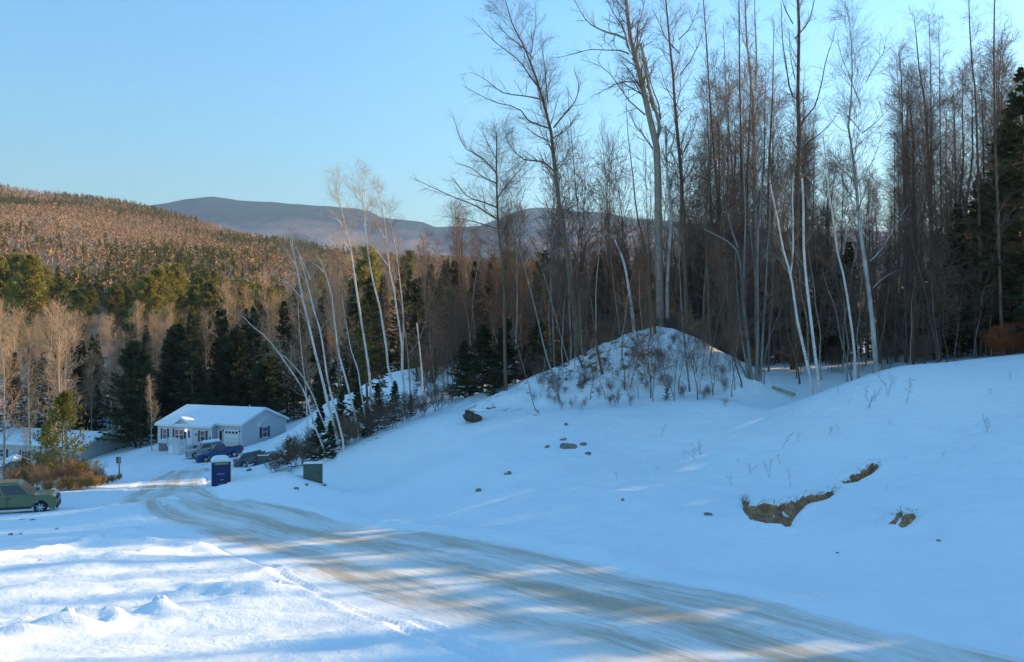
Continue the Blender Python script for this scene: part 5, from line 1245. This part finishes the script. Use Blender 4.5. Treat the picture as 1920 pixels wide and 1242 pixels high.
# ------------------------------------------------------------------ street furniture
TBLUE = plain('toilet_blue', (0.012, 0.028, 0.12), 0.45, var=0.12, vscale=2); LIME = plain('lime_plastic', (0.45, 0.48, 0.10), 0.5); WHITE = plain('white_plastic', (0.75, 0.76, 0.78), 0.5); BOXG = plain('utility_green', (0.055, 0.085, 0.065), 0.55, var=0.15, vscale=3)
TBLUE_LIT = plain('toilet_blue_lit', (0.03, 0.10, 0.21), 0.45, var=0.1, vscale=2)  # lighter copy of the toilet blue: daylight on the right-hand side painted in
def toilet():
    Y = 57.0; x = (414-960)/F*Y; z = gz(x, Y)
    T = empty('portable_toilet', (x, Y, z), math.radians(24)); tag(T, 'dark blue portable toilet with yellow vents and a snow-capped roof', 'portable toilet')
    a = 0.60
    MB().box(-a, a, -a, a, -0.25, 0.10).build('base', PLAST, T)
    MB().box(-a+0.02, a-0.02, -a+0.02, a-0.02, 0.10, 2.02).build('cabin', TBLUE, T, bevel=0.03)
    d = MB().box(-a+0.12, a-0.12, -a-0.015, -a+0.019, 0.14, 1.80).build('door', TBLUE, T, bevel=0.015)
    for zz, x0, x1 in ((1.20, -0.30, 0.20), (0.80, -0.08, 0.14), (0.50, -0.22, 0.26)): MB().box(x0, x1, -a-0.02, -a-0.0155, zz, zz+0.028).build('label_strip', WHITE, d)
    MB().box(0.36, 0.42, -a-0.05, -a-0.0155, 0.98, 1.10).build('handle', PLAST, d)
    for k in range(6):
        MB().box(-0.42+k*0.145, -0.42+k*0.145+0.115, -a-0.012, -a+0.019, 1.85, 1.97).build('vent', LIME, T)
        MB().box(a-0.019, a+0.012, -0.42+k*0.145, -0.42+k*0.145+0.115, 1.85, 1.97).build('vent', LIME, T)
    MB().box(a-0.019, a+0.004, -a+0.1, a-0.1, 0.15, 1.80).build('lit_side', TBLUE_LIT, T)  # thin sheet in the lighter blue, painting that side as better lit
    for sx, sy in ((-1, -1), (1, -1), (1, 1)): MB().box(sx*a-0.018, sx*a+0.018, sy*a-0.018, sy*a+0.018, 0.1, 2.02).build('corner_trim', LIME if sx > 0 and sy < 0 else TBLUE, T)
    def rr(s, z): return [(-s, -s, z), (s, -s, z), (s, s, z), (-s, s, z)]
    R = MB().loft([rr(a+0.03, 2.02), rr(a+0.03, 2.08), rr(a-0.12, 2.22)]).build('roof', WHITE, T, bevel=0.02)
    MB().loft([rr(a+0.0, 2.085), rr(a-0.04, 2.22), rr(a-0.20, 2.34), rr(a-0.40, 2.40)]).build('snow_cap', SNOW, R, bevel=0.05)
    MB().cyl((0.4, 0.45, 1.9), 0.05, 0.55, n=8).build('vent_pipe', PLAST, T)
toilet()
def ubox(px, py, w, d, h, rz, label, sn=0.12):
    x, Y = ray_ground(px, py); z = gz(x, Y)
    U = empty('utility_cabinet', (x, Y, z), math.radians(rz)); tag(U, label, 'utility box')
    MB().prism([(-d/2, -0.3), (d/2, -0.3), (d/2, h), (-d/2+0.1, h), (-d/2, h-0.16)], 'x', -w/2, w/2).build('cabinet', BOXG, U, bevel=0.03)
    MB().box(-w/2+0.06, w/2-0.06, -d/2-0.014, -d/2+0.02, 0.06, h-0.2).build('door', BOXG, U, bevel=0.01)
    MB().box(w/2-0.2, w/2-0.15, -d/2-0.04, -d/2-0.015, h*0.4, h*0.55).build('latch', PLAST, U)
    MB().box(-w/2, w/2, -d/2+0.08, d/2, h+0.002, h+sn).build('snow_cap', SNOW, U, bevel=0.04)
ubox(587, 894, 0.95, 0.85, 0.85, 12, 'dark green utility cabinet half buried at the foot of the snow bank', 0.02)
ubox(494, 869, 1.15, 0.9, 0.92, 5, 'small green utility cabinet with snow cap in front of the grey hatchback', 0.07)
def sign():
    Y = 72.0; x = (224-960)/F*Y; z = gz(x, Y); h = P(223, 857, Y)[2] - z
    S = empty('street_sign', (x, Y, z), math.radians(-12)); tag(S, 'narrow road sign on a thin dark post by the snowy verge', 'sign')
    S.rotation_euler = (0, math.radians(-2), math.radians(-12))
    MB().box(-0.035, 0.035, -0.03, 0.03, -0.4, h).build('post', PLAST, S)
    q = MB().box(-0.24, 0.24, -0.05, -0.031, h-0.55, h-0.0).build('sign_plate', plain('sign_back', (0.06, 0.055, 0.06), 0.5), S); MB().box(0.0, 0.22, -0.056, -0.051, h-0.52, h-0.05).build('sticker', plain('sign_tan', (0.35, 0.24, 0.2), 0.6), q)
sign()

# ------------------------------------------------------------------ rocks, bare soil, snow lumps, weeds
import bmesh
def rock_mesh(name, seed, sub=3, rough=0.28, flat=0.7):
    bm = bmesh.new(); bmesh.ops.create_icosphere(bm, subdivisions=sub, radius=1.0); r = np.random.default_rng(seed); o = r.random(3)*50
    for v in bm.verts:
        c = v.co; n = float(fbm(np.array([c.x*1.1+o[0]+c.z*0.7]), np.array([c.y*1.1+o[1]-c.z*0.5]), 4, seed)[0]); k = 1 + rough*2*n
        q = max(-0.75, min(0.8, c.z)); v.co = (c.x*k, c.y*k, q*k*flat)
    me = bpy.data.meshes.new(name); bm.to_mesh(me); bm.free(); return me
STONE = plain('rock_grey', (0.20, 0.175, 0.14), 0.9, var=0.45, vscale=3); SOIL = None
m, nt, b = nmat('bare_soil'); n1 = noise(nt, coord(nt), 2.5, 7, 0.7); r = ramp(nt, [(0.3, (0.13, 0.055, 0.025)), (0.5, (0.36, 0.19, 0.085)), (0.72, (0.58, 0.38, 0.20))], n1); nt.links.new(r.outputs[0], b.inputs['Base Color']); b.inputs['Roughness'].default_value = 1.0; bump(nt, b, n1, 1.0, 0.08); SOIL = m
RK = [rock_mesh('rock', 10+k) for k in range(5)]
def rock(px, py, wpx, hpx, label, k=0, snow=True, mat=None, name='rock', deep=0.25):
    xy = ray_ground(px, py); Y = xy[1]; s = Y/F; z = gz(*xy)
    R = empty(name, (xy[0], Y, z), k*1.3); tag(R, label, 'rock' if name in ('rock', 'boulder') else 'soil')
    o = obj('stone', RK[k % 5], mat or STONE, R); w = wpx*s/2*0.9; h = hpx*s*0.62
    o.scale = (w, w*0.8, h); o.location = (0, 0, h*0.25 - deep*h)
    if mat is not None: o.data = o.data.copy(); o.data.materials.clear(); o.data.materials.append(mat)
    if snow:
        c = obj('snow_cap', RK[(k+2) % 5].copy(), None, R); c.data.materials.clear(); c.data.materials.append(SNOW); c.scale = (w*0.8, w*0.65, h*0.35); c.location = (0.08*w, 0.28*w, h*0.62 - deep*h)
for k, (px, py, w, h, lab, sn) in enumerate([
 (1067,836,34,16,'largest grey-tan rock of the group on the middle of the bank',True), (1094,832,18,9,'flat rock just right of the largest rock on the bank',False), (1056,823,15,10,'rock just above the largest rock on the bank',True),
 (1026,836,13,9,'small rock left of the rock group on the bank',True), (1103,850,15,10,'dark rock below the right end of the rock group',True), (1062,797,8,10,'pale pointed stone above the rock group on the bank',False),
 (953,888,20,11,'lone flat rock on the bank left of the rock group',True), (897,922,13,13,'lone dark rock low on the bank above the road',False), (1167,940,9,8,'tiny dark stone low on the middle of the bank',False),
 (1328,964,18,11,'brown stone left of the large bare soil scar',False), (556,915,10,7,'dark stone by the toilet end of the bank foot, leftmost',False), (575,908,9,7,'dark stone between toilet and green cabinet, middle',False), (606,906,14,9,'dark stone at the foot of the green cabinet',True),
 (466,884,15,12,'dark snow-capped stone by the drive behind the toilet',True), (1760,1016,8,6,'tiny dark stone low on the right bank',False), (1570,1037,8,4,'tiny flat stone near the road below the soil scar',False),
 (20,1008,12,7,'dark stone half sunk in snow at the left edge',False), (38,1003,8,4,'small dark clod beside the left-edge stone',False), (106,995,9,5,'dark clod in the snow below the green hatchback',False), (62,976,14,5,'brown clod right behind the hatchback tracks',False), (42,975,11,4,'brown clod under the hatchback sill',False), (75,1058,7,4,'tiny dark clod on the left snow field',False)]):
    rock(px, py, w, h, lab, k, sn)
bk = empty('boulder', (*ray_ground(886, 792), gz(*ray_ground(886, 792)))); tag(bk, 'dark earthy boulder under spruce boughs at the end of the bank', 'boulder')
o = obj('stone', rock_mesh('boulder_stone', 44, 3, 0.5), plain('boulder_dark', (0.085, 0.06, 0.042), 0.95, var=0.5, vscale=2.5), bk); o.scale = (0.72, 0.6, 0.62); o.location = (0, 0.1, 0.25); o.rotation_euler = (0, 0.35, 0.3)
o = obj('snow_cap', rock_mesh('boulder_snow', 45), SNOW, bk); o.scale = (0.5, 0.5, 0.22); o.location = (0.25, 0.35, 0.72)

def soil_patch(poly, label, depth=0.30, seed=1):
    """a ragged scar: soil relief that dips below the snow at its rim"""
    W3 = SCARW[poly]; c = W3.mean(0); r0 = np.random.default_rng(seed)
    lo = W3.min(0)-0.3; hi = W3.max(0)+0.3; n = 90
    xs = np.linspace(lo[0], hi[0], n); ys = np.linspace(lo[1], hi[1], n); X, Y = np.meshgrid(xs, ys)
    sd = scar_sd(W3, X, Y) + 0.14*fbm(X*2.6, Y*2.6, 4, seed, 0.65)
    Z = ground_z(X, Y) + np.clip(sd*0.9, -0.22, 0.06) + 0.26*fbm(X*2.5, Y*2.5, 5, seed+5, 0.65)*smooth(0, 0.2, sd) + 0.16*np.abs(fbm(X*5, Y*1.5, 4, seed+9, 0.65))*smooth(0, 0.1, sd)
    keep = sd > -0.35
    Fq = grid_faces(n, n); Fq = Fq[keep.ravel()[Fq].all(1)]
    used = np.unique(Fq); mp_ = -np.ones(n*n, int); mp_[used] = np.arange(len(used))
    V = np.stack([X, Y, Z], -1).reshape(-1, 3)[used]; base = np.array([c[0], c[1], gz(*c)])
    o = obj('soil_scar', mesh_np('soil_scar', V-base, mp_[Fq], smooth=False), SOIL); o.location = base; tag(o, label, 'soil patch')
    # roots and dead grass hanging over the upper lip
    E = np.vstack([W3, W3[:1]]); pts_ = []
    for a, b_ in zip(E[:-1], E[1:]):
        m_ = (a+b_)/2
        if m_[1] < c[1] + 0.1*(W3[:, 1].max()-c[1]): continue
        for t in r0.random(max(2, int(np.linalg.norm(b_-a)*26))): pts_.append(a+(b_-a)*t + 0.06*r0.normal(size=2))
    if pts_:
        pts_ = np.array(pts_); pz = ground_z(pts_[:, 0], pts_[:, 1]) + 0.05; p3 = np.column_stack([pts_, pz]) - base
        d3 = nrm(np.column_stack([0.5*r0.normal(size=len(p3)), -0.6+0.4*r0.normal(size=len(p3)), 0.25+0.6*r0.normal(size=len(p3))]))
        v_, f_ = blades(p3, d3, 0.10+0.22*r0.random(len(p3)), 0.006+0.008*r0.random(len(p3)), r0); k_ = obj('roots', mesh_np('roots', v_, f_), TWIG_DARK, o); k_['kind'] = 'stuff'
    return o
soil_patch('big', 'largest bare brown soil scar torn open in the right snow bank', seed=3)
soil_patch('streak', 'narrow soil streak above and right of the largest scar', seed=4)
soil_patch('slit', 'thin dark soil slit left of the reddish clod', seed=5)
soil_patch('clod', 'reddish brown soil clod low on the right snow bank', seed=6)

def lump(px, py, wpx, hpx, label, seed, long=1.6, rot=0.25):
    xy = ray_ground(px, py); s = xy[1]/F; z = gz(*xy)
    o = obj('snow_lump', rock_mesh('snow_lump', seed, 4, 0.22, 1.0), SNOW)
    o.data.polygons.foreach_set('use_smooth', np.ones(len(o.data.polygons), dtype=bool))
    o.location = (xy[0], xy[1], z - 0.10*hpx*s); o.scale = (wpx*s/2, wpx*s/2*long*0.5, hpx*s*1.15); o.rotation_euler = (0, 0, rot)
    tag(o, label, 'snow lump', 'ploughed snow lumps in the foreground')
lump(299, 1154, 30, 15, 'round dirty snow chunk in the foreground row, second from the right', 62)
lump(126, 1184, 24, 14, 'chunky snow block left of the pointed one in the foreground row', 64)
lump(519, 1110, 16, 9, 'small snow chunk at the right end of the foreground drift', 61)

for k in range(5):
    r = np.random.default_rng(300+k); S = []
    for i in range(1 + k % 3):
        a = r.random()*6.28; z = np.linspace(0, 1, 6); bd = 0.15+0.5*r.random(); S.append((np.stack([bd*math.cos(a)*z**1.8+0.03*r.normal(size=6), bd*math.sin(a)*z**1.8+0.03*r.normal(size=6), (0.75+0.25*r.random())*z-0.08], 1), np.interp(z, [0, 1], [0.009, 0.004]), False))
    tr, cr = bare_tree(S, r, blen=(0.08, 0.28), n1=5, n2=2, n3=1, twig=0.07, ang=42, up=0.5, t0=0.4, minr=0.004, sides=3, l2=(0.05, 0.14), stemN=6)
    a = mesh_np('stalk', *tr); a.materials.append(TWIG_DARK); c = mesh_np('seed_head', *cr); c.materials.append([TWIG_DARK, TWIG_RED, TWIG_DARK][k % 3]); PR['weed%d' % k] = (a, c)
WEEDS = [(1700,757,58,'tallest dry weed near the crest of the bank'),(1664,745,48,'dry weed left of the tallest one near the crest'),(1628,768,46,'branched weed near the bank crest above the slope'),(1590,766,20,'short tuft leaning beside the branched crest weed'),(1573,742,16,'single stalk at the crest edge'),
 (1468,838,38,'bushy dry weed high on the middle of the bank'),(1497,828,20,'small weed right of the bushy one'),(1556,816,20,'thin weed pair member, left, high on the bank'),(1576,812,22,'thin weed pair member, right, high on the bank'),(1665,800,14,'leaning stalk below the tallest weed'),
 (1483,912,36,'round branched weed just above the soil scar'),(1443,896,38,'arching stalk above the left end of the soil scar'),(1405,888,22,'low tuft left of the arching stalk'),(1385,872,20,'single bent stalk left of the low tuft'),(1372,910,22,'small tuft above the brown stone'),(1462,870,30,'slender stalk under the bushy dry weed'),
 (1302,862,26,'dark upright stalk in the middle of the bank'),(1314,852,30,'taller stalk beside the dark upright one'),(1282,860,18,'faint stalk left of the dark upright pair'),(1158,902,18,'tiny splayed weed on the left half of the bank'),(1240,817,30,'arching weed below the heap foot'),(1228,888,14,'tiny stalk right of the splayed weed'),
 (1852,812,34,'leaning seed head on the far right slope'),(1830,846,14,'dark tuft below the leaning seed head'),(1765,858,14,'small bent weed right of the soil streak'),(1808,880,14,'short tuft under the bent weed at right'),(1895,712,16,'small weed near the right end of the crest'),(1858,738,14,'flat bent stalk near the right crest'),(1662,925,16,'short stalk between the two soil patches'),(1700,862,8,'tiny tuft above the soil streak')]
for k, (px, py, h, lab) in enumerate(WEEDS):
    xy = ray_ground(px, py); s = h*xy[1]/F*0.95
    put_tree('dry_weed', PR['weed%d' % (k % 5)], (xy[0], xy[1], gz(*xy)), lab, 'weed', 'dry weeds poking out of the snow bank', rz=k*1.7, sc=s, tilt=(0.25*math.sin(k*2.3), 0.25*math.cos(k*1.9)), names=('stalk', 'seed_head'))
# ------------------------------------------------------------------ single trees and shrubs near the houses and below the birches
def one(name, key, px, Y, top, label, cat, group=None, rz=0.0, wide=1.0, names=('trunk', 'crown'), sink=0.15, zoff=0.0):
    x = (px-960)/F*Y; z = gz(x, Y) - sink; h = CZ - (top-HZ)/F*Y - z; s = h/proto_h(key)
    return put_tree(name, PR[key], (x, Y, z), label, cat, group, rz=rz, sc=(s*wide, s*wide, s), names=names)
r2 = np.random.default_rng(900)
tr, cr = conifer(r2, 7.0, 1.9, nbr=52, nbl=32, droop=0.1, t0=0.10, blade=(0.42, 0.06), kind='pine', trunk_r=0.09); PR['youngpine'] = mesh_pair('youngpine', tr, cr, BARK_GREY, NEEDLE_PINE)
for k in range(2):
    tr, cr = conifer(r2, 6.0, 2.0, nbr=130, nbl=30, blade=(0.42, 0.065), droop=-0.3); PR['densespruce%d' % k] = mesh_pair('ds', tr, cr, BARK_BROWN, NEEDLE_SPRUCE)
tr, cr = conifer(r2, 9.0, 1.7, nbr=90, nbl=26, blade=(0.42, 0.06), gap=0.5); PR['olivespruce'] = mesh_pair('os', tr, cr, BARK_BROWN, NEEDLE_PINE)
tr, cr = conifer(r2, 2.2, 0.75, nbr=42, nbl=20, blade=(0.22, 0.03)); PR['tinyspruce'] = mesh_pair('ts', tr, cr, BARK_BROWN, NEEDLE_SPRUCE)
tr, cr = conifer(r2, 16.0, 5.0, nbr=170, nbl=46, blade=(0.9, 0.13), droop=-0.1, taper=0.6); PR['bigdark'] = mesh_pair('bd', tr, cr, BARK_BROWN, NEEDLE_SPRUCE)
one('young_pine', 'youngpine', 118, 58, 738, 'sunlit yellow-green young pine beside the green hatchback', 'pine', wide=0.95)
one('young_pine', 'youngpine', 85, 60, 800, 'shorter darker pine leaning against the young sunlit pine', 'pine', rz=2.0)
one('young_pine', 'youngpine', 42, 59, 862, 'low pine sapling at left behind the green hatchback roof', 'pine', rz=1.0)
one('tiny_spruce', 'tinyspruce', 172, 60, 893, 'tiny pine bush at the right end of the rusty shrubs', 'shrub', rz=1.0)
for k, (px, Y, h) in enumerate([(20,57,0.8),(55,58.5,1.0),(75,56,0.9),(95,59,1.0),(125,57,0.95),(150,58,0.9),(170,61,0.9),(140,62,1.2),(185,64,0.7),(60,62,1.3),(35,61,1.2),(105,62,1.3)]):
    x = (px-960)/F*Y
    put_tree('shrub', PR[['goldbush0', 'rustbush0', 'goldbush1'][k % 3]], (x, Y, gz(x, Y)), ('golden' if k % 3 != 1 else 'rusty') + ' leafless shrub ' + ('at the left edge' if px < 40 else 'left of the young pine' if px < 90 else 'under the young pine' if px < 130 else 'right of the young pine') + (', near row' if Y < 58.2 else ', middle row' if Y < 61 else ', far row'), 'shrub', 'rusty shrubs around the young pine', rz=k*1.1, sc=h*0.85, names=('stems', 'twigs'))
for k, (px, Y, h) in enumerate([(112,55,0.8),(128,55.5,0.9),(140,55.2,0.8),(152,56,0.8),(165,57,0.8),(176,58,0.7),(188,60,0.7),(200,63,0.6),(212,66,0.6),(90,55,0.7),(222,68,0.5)]):
    x = (px-960)/F*Y
    put_tree('dry_grass', PR['straw'], (x, Y, gz(x, Y)), 'straw-coloured grass tuft on the verge, ' + ('behind the hatchback bonnet' if px < 115 else 'right of the hatchback bonnet' if px < 145 else 'below the young pine' if px < 170 else 'halfway to the sign' if px < 205 else 'beside the sign post'), 'grass tuft', 'straw tufts along the verge', rz=k*1.3, sc=h, names=('stems', 'twigs'))
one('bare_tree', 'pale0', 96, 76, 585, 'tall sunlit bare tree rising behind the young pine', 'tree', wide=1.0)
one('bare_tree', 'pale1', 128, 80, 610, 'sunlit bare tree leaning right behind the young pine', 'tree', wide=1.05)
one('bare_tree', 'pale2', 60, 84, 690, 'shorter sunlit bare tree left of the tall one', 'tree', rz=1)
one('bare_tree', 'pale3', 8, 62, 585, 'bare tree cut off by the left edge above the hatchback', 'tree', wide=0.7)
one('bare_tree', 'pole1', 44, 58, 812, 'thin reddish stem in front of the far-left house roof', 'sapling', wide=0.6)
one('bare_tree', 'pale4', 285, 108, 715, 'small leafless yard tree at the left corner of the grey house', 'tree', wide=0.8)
one('spruce_tree', 'bigdark', 255, 121, 640, 'broad dark spruce standing left of the grey house', 'spruce')
one('spruce_tree', 'bigdark', 330, 128, 610, 'dark spruce wall piece directly behind the house roof', 'spruce', rz=2)
one('spruce_tree', 'bigdark', 440, 126, 620, 'dark spruce behind the garage end of the grey house', 'spruce', rz=4)
one('spruce_tree', 'bigdark', 505, 124, 640, 'dark spruce right behind the gable of the grey house', 'spruce', rz=5)
# spruces by the end of the bank
for k, (px, Y, top, w, lab) in enumerate([(905,62,610,1.35,'dense dark spruce above the boulder at the end of the bank'),(950,64,600,1.2,'dense dark spruce between the bare tree and the heap'),(872,66,640,1.2,'dark spruce with low sweeping boughs left of the boulder'),(985,65,650,1.1,'low dark spruce against the left foot of the heap'),(925,60,690,1.3,'low dense spruce in front of the dark group'),(1010,68,600,1.1,'dark spruce half hidden behind the heap stems')]):
    one('spruce_tree', 'densespruce%d' % (k % 2), px, Y, top, lab, 'spruce', 'dark spruces beside the heap', rz=k*1.2, wide=w)
one('spruce_tree', 'olivespruce', 690, 74, 560, 'olive sunlit spruce between the birch clump and the skyline birches', 'spruce', wide=1.15)
one('spruce_tree', 'olivespruce', 716, 72, 690, 'shorter olive spruce beside the sunlit one', 'spruce', rz=2)
one('spruce_tree', 'olivespruce', 815, 76, 655, 'small yellowish spruce by the snowy slope', 'spruce', rz=3, wide=1.2)
one('spruce_tree', 'olivespruce', 780, 74, 690, 'yellowish sapling spruce right of the grey stem', 'spruce', rz=4)
for k, (px, Y, top, lab) in enumerate([(600,55,760,'dark young spruce at the left foot of the birch clump'),(640,56,735,'dark young spruce in the middle of the birch clump'),(672,57,715,'dark young spruce right of the birch clump foot'),(708,57,720,'dark young spruce below the olive spruce'),(740,59,715,'dark young spruce at the foot of the middle skyline birch'),(770,60,740,'dark young spruce right of the skyline birches'),(620,53,790,'low dark spruce in front of the birch feet'),(690,55,765,'low dark spruce on the crest below the birches')]):
    one('spruce_tree', 'densespruce%d' % (k % 2), px, Y, top, lab, 'spruce', 'young spruces below the birches', rz=k*1.7, wide=0.85)
one('spruce_tree', 'tinyspruce', 540, 63, 820, 'single young spruce beside the grey hatchback', 'spruce', wide=1.0)
one('spruce_tree', 'tinyspruce', 1250, 52.5, 728, 'tiny spruce at the foot of the snowy heap', 'spruce', wide=1.3)
tS2 = [(530,62),(552,61),(565,60),(515,66),(575,58),(590,57),(655,54),(700,54.5),(730,55),(760,57),(790,58),(820,60),(720,60),(680,62),(640,60),(845,62)]
for k, (px, Y) in enumerate(tS2):
    x = (px-960)/F*Y
    put_tree('shrub', PR[['bush0', 'bush1', 'rustbush0', 'bush2'][k % 4]], (x, Y, gz(x, Y)), 'leafless shrub below the birches, ' + ('by the grey hatchback' if px < 545 else 'by the green cabinet' if px < 610 else 'under the leaning clump' if px < 690 else 'under the middle skyline birch' if px < 750 else 'right of the skyline birches') + (', nearer' if Y < 58.5 else ', farther'), 'shrub', 'shrubs below the birches', rz=k*1.9, sc=0.7+0.5*r2.random(), names=('stems', 'twigs'))
def heap_place(px, py):
    return ('at the left foot' if px < 1060 else 'on the shaded left flank' if px < 1140 else 'below the top' if px < 1230 else 'on the right flank' if px < 1310 else 'at the right foot') + (', high up' if py < 690 else ', halfway up' if py < 725 else ', low down')
for k in range(95):      # brush on the heap
    px = 1000+390*r2.random()**1.4; py = 640+130*r2.random(); xy = ray_ground(px, py)
    if xy[1] > 66: continue
    put_tree('shrub', PR[['brush0', 'brush1', 'brush2'][k % 3]], (xy[0], xy[1], gz(*xy)), 'small leafless brush of the snowy heap ' + heap_place(px, py), 'shrub', 'brush on the heap', rz=k*1.9, sc=0.35+0.5*r2.random(), names=('stems', 'twigs'))
for k in range(34):
    px = 1010+380*r2.random(); py = 680+75*r2.random(); xy = ray_ground(px, py)
    if xy[1] > 66: continue
    s = 0.35+0.55*r2.random()
    put_tree('sapling', PR['pole%d' % (k % 3)], (xy[0], xy[1], gz(*xy)-0.1), 'thin sapling of the snowy heap ' + heap_place(px, py), 'sapling', 'thin saplings on the heap', rz=k*2.1, sc=(s, s, s*1.1), tilt=(0.1*r2.normal(), 0.1*r2.normal()))
one('red_shrub', 'redbush', 1880, 56, 615, 'rust red shrub at the right edge of the woods', 'shrub', names=('stems', 'twigs'), sink=0)
one('red_shrub', 'redbush', 1915, 57, 610, 'rust red shrub cut off by the right edge', 'shrub', names=('stems', 'twigs'), rz=2, sink=0)
lg = ray_ground(1468, 738); L_ = empty('fallen_log', (lg[0], lg[1], gz(*lg)), math.radians(-35)); tag(L_, 'short broken log sticking out of the snow beside the bank crest', 'log')
q = np.array([[-0.7, 0, 0.42], [0, 0, 0.2], [0.8, 0, -0.05]]); v, f = tubes(q[None], np.array([[0.09, 0.1, 0.1]]), 8); obj('trunk', mesh_np('trunk', v, f, smooth=True), BARK_TAN, L_)


for k, (px, Y, top, key, lab) in enumerate([(1893,61,205,'spruce1','tallest dark spruce at the right edge of the woods'),(1918,58,130,'spruce2','dark spruce cut off by the right edge of the picture'),(1838,64,330,'spruce3','dark spruce left of the tallest right-edge spruce'),(1800,62,385,'spruce0','dark spruce standing before the larches'),(1762,66,430,'spruce1','shorter dark spruce behind the bent larch foot'),(1590,68,455,'spruce2','dark green spruce showing between white birch and pale birch'),(1545,70,470,'spruce3','dark green spruce behind the straightest white birch'),(1330,68,500,'spruce0','dark green spruce left behind the grey stem clump'),(1290,72,490,'spruce1','dark green spruce right behind the heap'),(1175,74,500,'spruce2','dark green spruce behind the heap top'),(1120,73,480,'spruce3','dark green spruce behind the heap left shoulder'),(1020,74,470,'spruce0','dark green spruce between the two big bare trees')]):
    one('spruce_tree', key, px, Y, top, lab, 'spruce', rz=k*1.3, wide=1.15)
